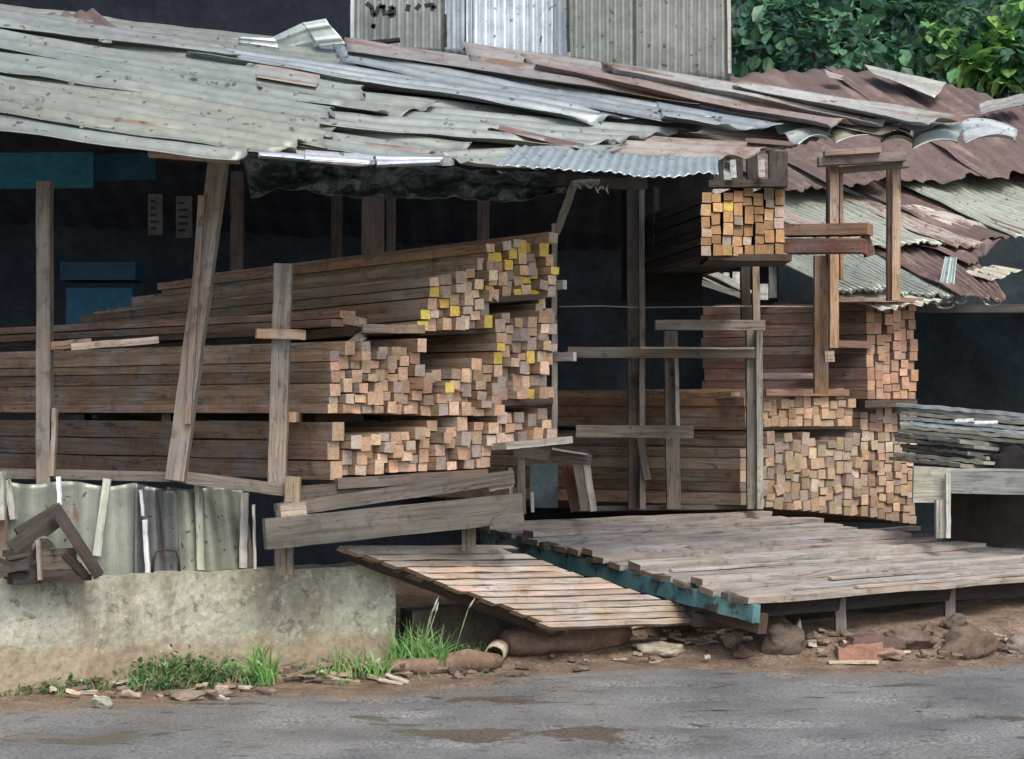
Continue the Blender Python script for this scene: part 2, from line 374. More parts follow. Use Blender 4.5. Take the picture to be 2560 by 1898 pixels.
# ================================================================ FENCE OF METAL SHEETS
def fpt(px, py, off=0.0):   # point on the fence plane just behind the wall's front
    d = Vector(((px - HX) / F, 1, (HY - py) / F)); o = Vector((0, 0, E)); q = W0 + Wn * (.1 + off)
    tt = (q - o).dot(Wn) / d.dot(Wn); return o + d * tt
def fence(label, tl, tr, bl, br, ribs, c, mat, battens, curlR=.0, off=0):
    o = empty('metal_fence_sheet', fpt((bl[0] + br[0]) / 2, bl[1], off), label, 'metal sheet', 'old roofing sheets fencing the wall top')
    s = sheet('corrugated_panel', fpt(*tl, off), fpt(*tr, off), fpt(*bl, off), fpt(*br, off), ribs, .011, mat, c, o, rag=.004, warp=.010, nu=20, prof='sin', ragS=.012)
    s.parent = o
    for (a, b, wpx, cc) in battens:
        A = fpt(*a, off - .035); B = fpt(*b, off - .035); pbm = beam('batten', A, B, wpx / F * 9, .02, cc, o)
    return o
fence('pale green corrugated sheet left, broad with upright battens', (12, 1205), (345, 1212), (-5, 1462), (350, 1448), 5, (.33, .36, .30), PALE,
      [((18, 1200), (34, 1298), 17, (.5, .52, .42)), ((268, 1197), (242, 1390), 20, (.46, .5, .40)), ((146, 1192), (150, 1262), 10, (.75, .8, .85))])
fence('dark shiny crumpled metal sheet between the two pale sheets', (338, 1214), (440, 1220), (335, 1448), (450, 1440), 2, (.16, .17, .17), SILV,
      [((362, 1300), (370, 1432), 12, (.7, .72, .7)), ((352, 1225), (358, 1290), 7, (.6, .6, .58)), ((392, 1225), (408, 1370), 5, (.03, .03, .03))], off=-.02)
fence('pale corrugated sheet with rounded top corner beside the timber rack', (415, 1218), (605, 1222), (425, 1440), (640, 1425), 4, (.33, .345, .28), PALE,
      [((496, 1212), (503, 1425), 19, (.44, .47, .36)), ((612, 1232), (608, 1420), 20, (.52, .48, .44)), ((634, 1262), (638, 1424), 7, (.62, .58, .5))], off=.01)
fence('short brown stained sheet end at the far left edge', (-160, 1175), (12, 1178), (-160, 1480), (22, 1462), 3, (.30, .27, .2), MIXR, [((2, 1180), (6, 1300), 14, (.4, .4, .34))], off=-.03)
# arched metal handle
pts = [fpt(382, 1432, -.05), fpt(383, 1395, -.05), fpt(392, 1378, -.05), fpt(415, 1374, -.05), fpt(440, 1378, -.05), fpt(447, 1400, -.05), fpt(449, 1430, -.05)]
tag(tube('bent_metal_rod', pts, [.006] * 7, (.04, .035, .03), plain('black_iron', .6, .4, 10, .7, 1.2, .2)), 'black rod bent to an arch against the crumpled sheet', 'metal rod')
# broken crate leaning on the fence
cr = empty('broken_crate', fpt(120, 1450, -.22), 'dark weathered broken crate lying tilted on the wall', 'crate')
CD = (.05, .042, .036)
def cb(a, b, wpx, dp=.03, off=-.2, c=CD, nm='slat'):
    beam(nm, fpt(*a, off), fpt(*b, off), wpx / F * 8.9, dp, vary(c), cr)
cb((30, 1375), (150, 1290), 44, off=-.17); cb((20, 1420), (100, 1365), 40, off=-.19); cb((30, 1447), (90, 1435), 30, off=-.19); cb((95, 1400), (190, 1395), 52, off=-.2, c=(.10, .08, .06))
cb((105, 1440), (205, 1425), 34, off=-.2); cb((135, 1265), (248, 1440), 26, .04, -.25, (.085, .07, .06), 'rail'); cb((96, 1350), (100, 1450), 9, .03, -.24, (.25, .21, .17), 'rail')
cb((40, 1330), (140, 1268), 16, .05, -.14, nm='rail'); cb((20, 1452), (215, 1440), 14, .2, -.12, (.04, .03, .025), 'base')
pts = [fpt(90 + 28 * math.cos(th) + 20, 1378 - 34 * math.sin(th), -.24) for th in [math.pi * k / 8 for k in range(9)]]
tube('hoop', pts, [.007] * 9, (.16, .14, .12), PAINT, cr, 8, .02)
for k in range(9):
    x = U(30, 190); y = U(1360, 1440); a_ = U(-.9, .9); cb((x - 40 * math.cos(a_), y + 40 * math.sin(a_)), (x + 40 * math.cos(a_), y - 40 * math.sin(a_)), U(10, 26), off=U(-.16, -.23), c=(.065, .052, .044))

# ================================================================ TIMBER STACKS
LD = Vector((-.75, .66, 0))
C0 = Vector((-.855, 9.5, 0))
STUFF = MB(); COUNT = [0]
def endpt(px, Cc, dirv):
    k = (px - HX) / F; t_ = (k * Cc.y - Cc.x) / (dirv.x - k * dirv.y); return t_
def stackfill(Cc, tl, tr, br, bl, w_, h_, length, L, tilt, label, group, yellow=0.0, grey=.3, cols=None, indiv=True, loose=.5, notch=None, ebase=(.60, .405, .27), sbase=BROWN, ec=EU, skipfirst=False, pk=1.0):
    s0 = endpt(tl[0], Cc, ec); s1 = endpt(tr[0], Cc, ec)
    def zat(px, py, s): q = Cc + ec * s; return E + (HY - py) / F * q.y
    zt0 = zat(*tl, s0); zt1 = zat(*tr, s1); zb0 = zat(*bl, s0); zb1 = zat(*br, s1)
    n = max(1, round((s1 - s0) / w_)); wc = (s1 - s0) / n
    for i in range(n):
        if skipfirst and i == 0: continue
        k = (i + .5) / n; s = s0 + (s1 - s0) * k
        zb = zb0 + (zb1 - zb0) * k; zt = zt0 + (zt1 - zt0) * k + U(-.4, .4) * h_ * loose
        if notch: zt = notch(k, zt)
        z = zb + U(0, .004)
        while z + h_ * .6 < zt:
            hh = h_ * U(.66, 1.28); ww = wc * U(.80, .97)
            push = U(-.05, .035) * (1 if R() < .8 else 1.6); push = (push if i else U(-.012, .02)) * pk
            p = Cc + ec * (s - ww / 2 + U(-.005, .005)) + Z * z - L * (-push) 
            ang = U(-.10, .10) * loose * (2.0 if R() < .15 else 1)
            Uv = (ec * math.cos(ang) + Z * math.sin(ang)) * ww; Vv = (Z * math.cos(ang) - ec * math.sin(ang)) * hh
            Lv = Vector((L.x, L.y, tilt)) * (length * U(.975, 1.0))
            r = R()
            if r < yellow: ce = vary((.74, .53, .12), .12); 
            elif r < yellow + grey: ce = vary((.42, .335, .27), .25)
            else: ce = vary(ebase, .3, .08)
            if R() < .14: ce = tuple(min(.85, x * 1.35) for x in ce)
            cs = vary(sbase, .32, .1)
            if indiv:
                m_ = MB(); m_.box(p, Lv, Uv, Vv, cs, ce, 1, 0)
                m_.v = [v + Vector((U(-.0025, .0025), U(-.0025, .0025), U(-.0025, .0025))) for v in m_.v]
                o = m_.build('timber_stick', WM)
                lb = label if r >= yellow else label.replace('brown', 'yellow painted end')
                if r < yellow: lb = 'sawn stick with yellow painted end among the ' + group.replace('sticks in the ', '').replace(' of the big left stack', '').replace(' of the left stack', '').replace(' above the dark gap', '').replace(' hanging under the roof', '') + ' sticks'
                tag(o, lb, 'timber stick', group if r >= yellow else 'yellow ended ' + group); COUNT[0] += 1
            else: STUFF.box(p, Lv, Uv, Vv, cs, ce, 1, 0)
            z += hh + U(.002, .007)
# a: lower stack
ga = 'sticks in the bottom tier of the big left stack'
stackfill(C0, (830, 1078), (1236, 1052), (1232, 1168), (830, 1192), .056, .054, 2.9, LD, 0, 'brown sawn stick in the bottom tier of the big left stack', ga, grey=.22, skipfirst=True)
# b: middle stack, left part taller
gb = 'sticks in the middle tier of the big left stack'
stackfill(C0, (822, 868), (1055, 850), (1055, 1036), (830, 1033), .056, .052, 2.9, LD, 0, 'brown sawn stick in the middle tier of the big left stack', gb, grey=.2)
stackfill(C0, (1056, 925), (1240, 905), (1240, 1040), (1056, 1040), .056, .052, 2.9, LD, 0, 'brown sawn stick in the middle tier of the big left stack', gb, yellow=.03, grey=.35)
# c: upper stack
gc = 'sticks in the raised tier above the dark gap of the left stack'
stackfill(C0, (1072, 688), (1225, 648), (1225, 820), (1075, 828), .056, .050, 2.8, LD, -.035, 'brown sawn stick in the raised tier above the dark gap of the left stack', gc, yellow=.10, grey=.5)
stackfill(C0, (1046, 758), (1073, 758), (1073, 828), (1046, 828), .058, .056, 2.8, LD, -.035, 'brown sawn stick in the raised tier above the dark gap of the left stack', gc, yellow=.9, grey=.1)
ge = 'sticks in the tall right edge column of the left stack'
stackfill(C0, (1218, 600), (1382, 592), (1382, 744), (1218, 744), .056, .052, 2.6, LD, -.035, 'brown sawn stick in the topmost tier of the big left stack', 'sticks in the topmost tier of the left stack', yellow=.30, grey=.3, loose=1.0)
stackfill(C0, (1240, 792), (1382, 792), (1382, 995), (1240, 1000), .056, .052, 2.6, LD, 0, 'brown sawn stick in the tall right edge column of the left stack', ge, yellow=.07, grey=.4)
gf = 'sticks in the lowest short tier at the right edge of the left stack'
stackfill(C0, (1238, 1035), (1372, 1018), (1372, 1098), (1238, 1112), .056, .052, 2.6, LD, 0, 'greyish brown stick in the lowest short tier at the left stack right edge', gf, grey=.85)
stackfill(C0, (1342, 745), (1382, 745), (1382, 792), (1342, 792), .056, .056, 2.5, LD, 0, 'brown sawn stick in the tall right edge column of the left stack', ge, grey=.5)
# flank planks of the bottom tier
def flank(z0, z1, n, lab, c=BROWN, s=.0, length=3.1, dep=.06, grp=None):
    zs = [z0 + (z1 - z0) * i / n for i in range(n + 1)]
    for i in range(n):
        m_ = MB(); p = C0 + EU * (s + .0) + Z * zs[i] + LD * U(-.02, .02) * 1
        m_.box(p, LD * length * U(.97, 1), EU * dep, Z * (zs[i + 1] - zs[i] - .006), vary(c, .15), vary((.42, .3, .2)), 10, .003)
        tag(m_.build('timber_plank', WM), lab[i] if isinstance(lab, list) else lab, 'plank', grp)
zb = lambda py, Y=9.5: E + (HY - py) / F * Y
flank(zb(1200), zb(1052), 3, ['wide brown plank lowest on the flank of the bottom tier', 'wide brown plank in the middle of the bottom tier flank', 'wide grey brown plank highest on the bottom tier flank'], (.24, .16, .105), -.012)
# spacer blocks and bearers between tiers
def blk(px, py, wpx, hpx, Y, c, lab, dep=.1, L=None):
    p = P(px, py, Y); m_ = MB(); L = L or Vector((0, dep, 0))
    m_.box(p, L, Vector((wpx / F * Y, 0, 0)), Vector((0, 0, hpx / F * Y)), c, tuple(x * 1.4 for x in c), 3, .002)
    return tag(m_.build('timber_bearer', WM), lab, 'wood block')
blk(708, 1056, 32, 26, 9.45, (.4, .27, .17), 'pale end of the bearer beside the short upright post', .9)
blk(185, 1056, 26, 20, 11.0, (.2, .14, .1), 'small spacer block in the long gap near the left post', .2)
blk(405, 1054, 22, 20, 10.5, (.3, .24, .18), 'pale spacer block in the gap just left of the leaning post', .2)
for i, (px, s, nm) in enumerate(((860, .1, 'left'), (1050, .5, 'middle'), (1200, .8, 'right'))):
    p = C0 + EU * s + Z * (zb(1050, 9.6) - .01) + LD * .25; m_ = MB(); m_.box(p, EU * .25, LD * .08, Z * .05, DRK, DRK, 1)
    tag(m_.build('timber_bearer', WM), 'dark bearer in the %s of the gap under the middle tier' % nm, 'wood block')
# shelf boards
def eup(px, py, off=0.0):
    t_ = endpt(px, C0, EU); q = C0 + EU * t_; q = q + Vector((.447, -.894, 0)) * off; return Vector((q.x, q.y, E + (HY - py) / F * q.y))
beam('shelf_board', eup(1228, 1117, .02), eup(1392, 1101, .02), .034, .3, (.40, .36, .30)); tag(bpy.context.scene.collection.objects[-1], 'pale shelf board jutting out below the right edge of the left stack', 'board')
b_ = beam('shelf_board', eup(836, 1209, -.1), eup(1210, 1185, -.1), .05, .3, (.17, .13, .10)); tag(b_, 'dark board carrying the bottom tier of the left stack', 'board')
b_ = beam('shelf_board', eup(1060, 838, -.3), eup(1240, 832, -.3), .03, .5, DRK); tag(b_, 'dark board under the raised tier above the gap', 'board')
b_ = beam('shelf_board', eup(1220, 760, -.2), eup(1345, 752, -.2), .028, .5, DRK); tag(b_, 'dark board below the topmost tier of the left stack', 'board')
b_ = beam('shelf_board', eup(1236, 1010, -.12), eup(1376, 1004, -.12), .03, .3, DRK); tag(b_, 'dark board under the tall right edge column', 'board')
# planks lying loose on the middle tier
def loose(name, a, Ya, b, Yb, hpx, dp, c, lab, grp=None):
    o = beam(name, P(*a, Ya), P(*b, Yb), hpx / F * (Ya + Yb) / 2, dp, c); return tag(o, lab, 'plank', grp)
loose('timber_plank', (-60, 832), 12.0, (870, 787), 9.75, 17, .1, (.42, .26, .17), 'long reddish plank lying on the middle tier and ending by its front')
loose('timber_plank', (-60, 852), 12.0, (855, 808), 9.72, 16, .14, (.27, .17, .115), 'darker long plank just below the long reddish plank')
loose('timber_plank', (-60, 862), 12.1, (700, 830), 10.0, 18, .1, (.17, .115, .08), 'shadowed long plank third below the reddish plank')
loose('timber_plank', (122, 866), 9.35, (228, 856), 9.4, 20, .05, PINK, 'short tan plank behind the white chalky stick at the left post')
loose('timber_plank', (178, 868), 9.3, (396, 850), 9.4, 17, .05, (.60, .47, .38), 'short chalky pinkish stick by the left post')
loose('timber_plank', (640, 834), 9.3, (762, 838), 9.36, 24, .06, (.46, .30, .18), 'short fresh plank nailed across the short upright post')
for i, (a, b, c, l) in enumerate((((872, 800), (900, 806), (.5, .36, .25), 'stub of square timber end just past the long reddish plank'), ((905, 822), (1060, 824), (.42, .3, .2), 'rough stick lying under the raised tier'), ((880, 858), (895, 850), (.45, .35, .27), 'small pale chip standing on the middle tier'))):
    loose('timber_offcut', a, 9.7, b, 9.75, 22, .1, c, l)
# support beams under left stack
sp = empty('timber_trestle', Vector((-.9, 9.4, 0)), 'heavy grey boards and legs carrying the big left timber stack', 'trestle')
def tb(nm, a, b, hpx, dp, c, off=.1): beam(nm, eup(*a, off), eup(*b, off), hpx / F * 9.6, dp, c, sp, seg=12)
tb('board', (640, 1336), (1276, 1270), 74, .04, (.135, .12, .10), .12)
tb('board', (678, 1277), (1264, 1192), 34, .05, (.15, .125, .10), .07)
tb('board', (745, 1240), (1205, 1196), 46, .05, (.12, .095, .075), .0)
tb('end_block', (678, 1278), (742, 1270), 32, .06, (.36, .27, .19), .10)
tb('end_block', (1205, 1220), (1266, 1208), 20, .06, (.32, .28, .22), .05)
for px, y0, y1 in ((702, 1340, 1560), (725, 1340, 1560), (1168, 1300, 1500), (1182, 1300, 1500)):
    q = eup(px, y0, 0.0); beam('leg', Vector((q.x, q.y, .52 if px < 900 else .60)), q, .05 if px in (702, 1168) else .03, .06, (.24, .2, .145), sp)
q = eup(722, 1192, .06); q2 = eup(718, 1300, .06); beam('leg', q2, q, .07, .07, (.3, .235, .14), sp)

# ================================================================ LEFT SHED: frame + roof
sh = empty('timber_shed', Vector((-1.2, 9.2, 0)), 'open fronted lumber shed with leaning posts under a patched zinc roof', 'shed')
def post(a, b, wpx, Y, c, dp=.08, Y2=None, nm='post', ground=None):
    A = P(a[0], a[1], Y); B = P(b[0], b[1], Y2 or Y)
    if ground is not None:
        d = (B - A); k = (ground - A.z) / d.z; B = A + d * k
    return beam(nm, B, A, wpx / F * Y, dp, c, sh, seg=12, jit=.002)
post((112, 455), (112, 1180), 34, 9.35, (.25, .21, .17), ground=.3)
beam('post', P(138, 1020, 9.33), P(132, 1190, 9.33), .02, .05, (.34, .27, .2), sh)
post((548, 400), (440, 1200), 46, 9.3, (.29, .235, .185), .1)
beam('post_splint', P(505, 490, 9.24), P(470, 1060, 9.24), .03, .04, (.27, .2, .15), sh)
post((709, 660), (693, 1220), 44, 9.4, (.30, .245, .19), .07)
beam('rail', P(-80, 1182, 9.35), P(450, 1192, 9.38), .045, .06, (.17, .145, .12), sh)
beam('rail', P(440, 1190, 9.36), P(712, 1226, 9.38), .055, .06, (.22, .185, .15), sh)
beam('eave_board', P(262, 348, 9.0), P(470, 362, 9.05), .045, .12, (.33, .27, .16), sh)
beam('eave_board', P(372, 374, 8.95), P(600, 390, 9.0), .055, .16, (.42, .29, .21), sh)
beam('rafter', P(-200, 380, 10.6), P(600, 395, 10.6), .06, .1, DRK, sh)
post((1437, 455), (1390, 585), 20, 10.2, (.28, .24, .18), .05, nm='brace')
post((1386, 560), (1386, 1112), 14, 10.15, (.36, .33, .28), .05)
beam('rafter', P(1385, 450, 10.2), P(1610, 462, 10.4), .05, .08, (.1, .085, .07), sh)
for (a, b, c) in (((1360, 714), (1412, 712), (.4, .37, .33)), ((1370, 893), (1437, 891), (.3, .24, .2))):
    beam('rail_stub', P(*a, 10.15), P(*b, 10.1), .045, .05, c, sh, ce=(.55, .55, .52))
# interior posts
for (x, y0, y1, wpx, Y) in ((590, 430, 1000, 30, 12.6), (930, 430, 900, 55, 12.4), (975, 450, 900, 22, 12.7), (1205, 440, 900, 30, 12.8), (840, 430, 900, 26, 13.4)):
    beam('inner_post', P(x, y1, Y), P(x + 4, y0, Y), wpx / F * Y, .08, (.11, .085, .07), sh)
# dark back and side walls
BW = (.055, .07, .086)  # dark navy puts the interior's shade and haze into the wall colour
def wallbox(name, p0, p1, z0, z1, th, c, parent):
    m_ = MB(); L = Vector((p1[0] - p0[0], p1[1] - p0[1], 0)); nn = Vector((-L.y, L.x, 0)).normalized() * th
    m_.box(Vector((p0[0], p0[1], z0)), L, nn, Vector((0, 0, z1 - z0)), c); return m_.build(name, [DARK, DARK], parent)
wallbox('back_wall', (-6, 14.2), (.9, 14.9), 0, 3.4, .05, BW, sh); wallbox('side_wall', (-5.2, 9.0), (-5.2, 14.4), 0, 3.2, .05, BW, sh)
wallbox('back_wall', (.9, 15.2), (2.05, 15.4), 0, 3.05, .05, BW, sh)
beam('plank_shelf', P(640, 760, 13.8), P(1100, 700, 13.8), .05, .3, (.08, .05, .035), sh)
# blue boards inside
bl = empty('blue_signboard', P(110, 470, 10.3), 'dark teal blue board hung under the left eave', 'board')
mb = MB(); mb.box(P(-120, 473, 10.3), P(232, 470, 10.3) - P(-120, 473, 10.3), Vector((0, .02, 0)), Z * .185, (.03, .17, .235)); mb.build('panel', [PAINT, PAINT], bl)
mb = MB(); mb.box(P(232, 452, 10.5), P(388, 448, 10.5) - P(232, 452, 10.5), Vector((0, .02, 0)), Z * .14, (.02, .10, .14)); tag(mb.build('blue_board', [PAINT, PAINT]), 'smaller dim blue board right of the teal board', 'board')
cb_ = empty('blue_cabinet', P(240, 830, 12.5), 'dark blue cupboard standing in the shade of the shed', 'cabinet')
for (x0, y0, x1, y1, c) in ((150, 700, 338, 655, (.012, .06, .11)), (165, 810, 330, 720, (.014, .09, .16))):
    mb = MB(); p = P(x0, y0, 12.5); mb.box(p, Vector(((x1 - x0) / F * 12.5, 0, 0)), Vector((0, .3, 0)), Z * ((y0 - y1) / F * 12.5), c); mb.build('door_panel', [PAINT, PAINT], cb_)
# posters
for i, (x0, x1, y0, y1, lab) in enumerate(((370, 406, 485, 588, 'narrow faded paper notice on the dark back wall'), (440, 480, 490, 594, 'second faded notice half hidden behind the leaning post'))):
    po = empty('paper_notice', P(x0, y1, 12.9), lab, 'notice'); mb = MB()
    mb.box(P(x0, y1, 12.9), Vector(((x1 - x0) / F * 12.9, 0, 0)), Vector((0, .004, 0)), Z * ((y1 - y0) / F * 12.9), (.16, .14, .12)); mb.build('sheet_of_paper', [PAINT, PAINT], po)
    for k in range(5):
        mb = MB(); yy = y0 + 14 + k * 17; mb.box(P(x0 + 6, yy + 7, 12.89), Vector((U(12, 24) / F * 12.9, 0, 0)), Vector((0, .003, 0)), Z * (6 / F * 12.9), (.03, .03, .04)); mb.build('print_line', [PAINT, PAINT], po)
# --- roof of the left shed
RP = Plane(P(0, 310, 8.6), P(1790, 430, 9.3), P(900, 105, 11.2))
PG = (.35, .385, .33); SB = (.39, .43, .42); WH = (.52, .57, .60); RU = (.30, .22, .19)
def rs(S0, S1, E0, E1, off, ribs, mat, c, **k):
    off = off * .85 if off > 0 else off
    c = (c[0] * .74, c[1] * .76, c[2] * .80)
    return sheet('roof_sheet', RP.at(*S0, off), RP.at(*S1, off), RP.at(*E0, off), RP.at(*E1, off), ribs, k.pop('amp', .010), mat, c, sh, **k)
dk = dict(rag=.03, warp=.010, curl=.018, prof='sin', sub=12, amp=.015)
# broad under-layer that closes the roof
rs((-620, 10), (-560, 300), (2200, 322), (1780, 404), -.03, 16, MIXR, (.34, .31, .26), rag=0, warp=.01)
rs((-620, -50), (-620, 60), (880, 118), (900, 205), -.015, 6, PALE, (.33,.35,.29), rag=.01, warp=.02, prof='rib')
# bottom strips (front) up to back strips
rs((-600, 150), (-600, 245), (640, 352), (600, 398), .00, 2.5, PALE, PG, **dk)
rs((-600, 100), (-600, 185), (790, 350), (700, 385), .02, 2.5, PALE, (.36,.38,.30), **dk)
rs((100, 268), (230, 325), (1090, 385), (930, 412), .00, 2.5, MIXR, (.42, .39, .33), **dk)
rs((500, 265), (500, 330), (1180, 366), (1130, 410), .015, 2.5, PALE, (.35,.38,.33), **dk)
rs((-600, 60), (-600, 130), (840, 318), (810, 362), .035, 2.5, PALE, (.37,.39,.31), **dk)
rs((-600, 10), (-600, 80), (860, 262), (812, 300), .05, 2.5, PALE, PG, **dk)
rs((760, 222), (800, 320), (1760, 322), (1450, 375), .035, 5, PALE, (.33, .36, .32), **dk)
rs((1200, 305), (1230, 325), (1440, 360), (1425, 370), .05, 1, RUST, (.42, .2, .16), rag=.06, warp=.01)
rs((700, 215), (740, 262), (1100, 268), (960, 294), .045, 2, PALE, (.34,.36,.30), **dk)
rs((-600, -40), (-600, 30), (900, 205), (920, 255), .065, 2.5, PALE, (.38,.41,.35), **dk)
rs((640, 160), (640, 200), (800, 192), (790, 222), .085, 1, MIXR, (.45, .36, .30), rag=.02, warp=.01)
rs((420, 100), (470, 140), (1690, 292), (1440, 298), .075, 3, SILV, SB, **dk)
rs((830, 118), (850, 150), (1850, 300), (1660, 300), .10, 2.5, SILV, (.37,.41,.40), **dk)
rs((-600, -70), (-600, -10), (560, 120), (600, 150), .08, 2, PALE, (.33,.35,.32), **dk)
# rusty back right part
rs((860, 100), (870, 135), (1760, 232), (1740, 268), .12, 2, MIXR, (.33,.31,.29), **dk)
rs((1150, 110), (1180, 150), (2432, 303), (2212, 334), .135, 2.5, MIXR, (.36, .35, .32), **dk)
rs((1300, 140), (1340, 170), (2200, 300), (2060, 322), .15, 3, MIXR, (.32, .26, .23), **dk)
rs((1500, 165), (1540, 182), (2300, 296), (2200, 316), .175, 3, MIXR, (.38, .38, .35), **dk)
rs((1850, 208), (1830, 222), (2430, 303), (2290, 318), .20, 2, MIXR, (.42, .43, .39), **dk)
# front overhanging pieces along the eave
rs((645, 384), (650, 396), (770, 392), (775, 405), .02, 1, SILV, WH, rag=.01, warp=.008)
rs((762, 380), (760, 398), (930, 396), (925, 412), .03, 2, SILV, WH, rag=.01, warp=.008, prof='rib', amp=.012)
rs((938, 392), (944, 414), (1112, 398), (1098, 410), .03, 2, SILV, WH, rag=.012, warp=.01)
rs((1100, 385), (1170, 412), (1560, 372), (1300, 432), .03, 2, PALE, (.42,.45,.38), rag=.03, warp=.015, curl=.02)
fw = sheet('roof_sheet', RP.at(1290, 366, .05), RP.at(1790, 400, .05), RP.at(1240, 424, .03), RP.at(1795, 444, .02), 22, .0045, SILV, (.42,.48,.46), sh, rag=.03, warp=.012, nu=14, sub=6, ragS=.03)
rs((1765, 400), (1770, 420), (1795, 402), (1795, 444), .03, 1, SILV, WH, rag=.0, warp=.004)
rs((1450, 330), (1500, 372), (1960, 372), (1800, 400), .03, 2.5, MIXR, (.4, .36, .31), **dk)
rs((1640, 262), (1660, 300), (1960, 318), (1800, 322), .12, 2, SILV, SB, **dk)
rs((1860, 348), (1870, 362), (1985, 362), (1975, 372), .05, 1, RUST, (.35, .2, .15), rag=.02, warp=.01)
def rhang(A, B, C, D, c, rib=2, off=.06):
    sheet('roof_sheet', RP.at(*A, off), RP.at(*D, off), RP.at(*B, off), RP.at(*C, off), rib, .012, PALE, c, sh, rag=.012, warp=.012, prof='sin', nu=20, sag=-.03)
rhang((1932, 310), (2075, 318), (2068, 352), (1995, 370), (.47, .53, .51)); rhang((2078, 318), (2205, 326), (2206, 352), (2088, 359), (.50, .52, .42))
rhang((2088, 300), (2172, 316), (2168, 336), (2092, 324), (.3, .25, .22), 1, .075); rhang((2170, 312), (2278, 334), (2276, 350), (2176, 340), (.45, .47, .42), 1, .07)
rhang((2285, 316), (2402, 322), (2392, 366), (2280, 382), (.48, .52, .44), 2, .06); rhang((2400, 306), (2543, 332), (2534, 349), (2412, 366), (.50, .55, .53), 2, .055)
rhang((2200, 345), (2290, 352), (2284, 362), (2206, 358), (.3, .27, .23), 1, .04)
# sheets lifted at the ridge
def lift(pts, c, mat=SILV, Y=10.9):
    Q = [P(x, y, Y) for x, y in pts]; return sheet('roof_sheet', Q[0], Q[1], Q[2], Q[3], 2, .008, mat, c, sh, rag=.01, warp=.02, nu=14, prof='rib', ragS=.02)
lift(((640, 112), (690, 132), (762, 54), (800, 120)), (.42,.48,.46)); lift(((752, 58), (800, 118), (812, 46), (868, 112)), (.42,.48,.46), Y=10.85)
lift(((470, 86), (480, 110), (640, 100), (640, 120)), (.5, .53, .53)); lift(((600, 92), (600, 112), (690, 96), (700, 128)), (.5, .55, .55), Y=10.8)
o = sheet('roof_sheet', P(20, 76, 10.5), P(300, 72, 10.5), P(130, 36, 10.9), P(235, 28, 10.9), 3, .01, RUST, (.2, .17, .15), sh, rag=.02, warp=.03, nu=12)
# nail heads, small holes and torn tabs on the roof
random.seed(21)
for (px, py, r) in ((95, 100, 16), (30, 220, 7), (178, 208, 7), (80, 110, 6), (265, 102, 16), (250, 185, 8), (322, 195, 8), (485, 185, 9), (570, 200, 6), (630, 165, 14), (650, 212, 9), (740, 235, 8), (295, 300, 8), (575, 300, 8), (732, 300, 8),
                    (1160, 185, 12), (1240, 198, 26), (1300, 240, 18), (1400, 232, 20), (1600, 260, 20), (100, 250, 9), (205, 315, 7), (790, 110, 9), (905, 150, 6), (1020, 165, 6), (1680, 278, 14), (1530, 355, 10), (60, 262, 8)):
    mb = MB(); c0 = RP.at(px, py, .075); n = 9
    ax = (RP.at(px + 5, py + 1, 0) - RP.at(px, py, 0)).normalized(); ay = RP.n.cross(ax)
    for ring, hgt, k in ((0, -.006, 1.15), (1, .008, 1.0), (2, .003, .84)):
        for j in range(n):
            th = 2 * math.pi * j / n; rr = r / F * 7.5 * k * (1 + .35 * math.sin(th * 2 + px) + U(-.15, .15)); mb.v.append(c0 + ax * math.cos(th) * rr + ay * math.sin(th) * rr * 1.2 + RP.n * hgt)
    for ring in range(2):
        for j in range(n):
            j2 = (j + 1) % n; mb.face([ring * n + j, ring * n + j2, ring * n + n + j2, ring * n + n + j], [(0, 0)] * 4, (.32, .33, .30))
    mb.face([2 * n + j for j in range(n)], [(0, 0)] * n, (.03, .03, .025)); mb.build('torn_patch', PAINT, sh)
# back slope added behind the ridge to keep light out, shade in its colour
A = RP.at(-620, -20, -.10); B = RP.at(1860, 215, -.10)
sheet('light_block_roof', A, B, A + Vector((0, 4.2, -1.2)), B + Vector((0, 4.2, -1.0)), 30, .01, DARK, (.08, .10, .13), sh, rag=.01, warp=.02, nu=8, sub=4)
# right wing: roof over the hanging bundle continues back
A = RP.at(1500, 300, -.08); B = RP.at(2200, 335, -.1)
# crumpled plastic under the eave
def plastic():
    mb = MB(); nx, nz = 90, 18
    top = [(598, 385), (700, 400), (950, 420), (1200, 430), (1460, 448)]; bot = [(628, 505), (700, 480), (860, 500), (1100, 505), (1300, 512), (1450, 478)]
    def lerpl(l, k):
        x = l[0][0] + (l[-1][0] - l[0][0]) * k
        for a, b in zip(l, l[1:]):
            if x <= b[0]: return (x, a[1] + (b[1] - a[1]) * (x - a[0]) / (b[0] - a[0]))
        return l[-1]
    for i in range(nx + 1):
        k = i / nx; a = lerpl(top, k); b = lerpl(bot, k); Y = 9.55 + .75 * k
        for j in range(nz + 1):
            v = j / nz; q = P(a[0] + (b[0] - a[0]) * v, a[1] + (b[1] - a[1]) * v - 8, Y)
            q.y += .09 * N3(k * 9, v * 2 + k * 5, 1) + .05 * N3(k * 26, v * 4, 2) + .10 * math.sin(v * 3.1) * (.5 + N3(k * 6, 0, 3)); q.z += .02 * N3(k * 20, v * 3, 8); mb.v.append(q)
    for i in range(nx):
        for j in range(nz):
            a = i * (nz + 1) + j; mb.face([a, a + 1, a + nz + 2, a + nz + 1], [(0, 0)] * 4, (1, 1, 1))
    o = mb.build('plastic_sheet', PLAST, None, True); tag(o, 'crumpled dark plastic sheeting sagging beneath the roof eave', 'plastic sheet')
    m_ = o.modifiers.new('thickness', 'SOLIDIFY'); m_.thickness = .002
plastic()
fr = empty('plastic_rag', P(1490, 470, 10.1), 'white frayed plastic rag tied under the eave by the brace', 'rag')
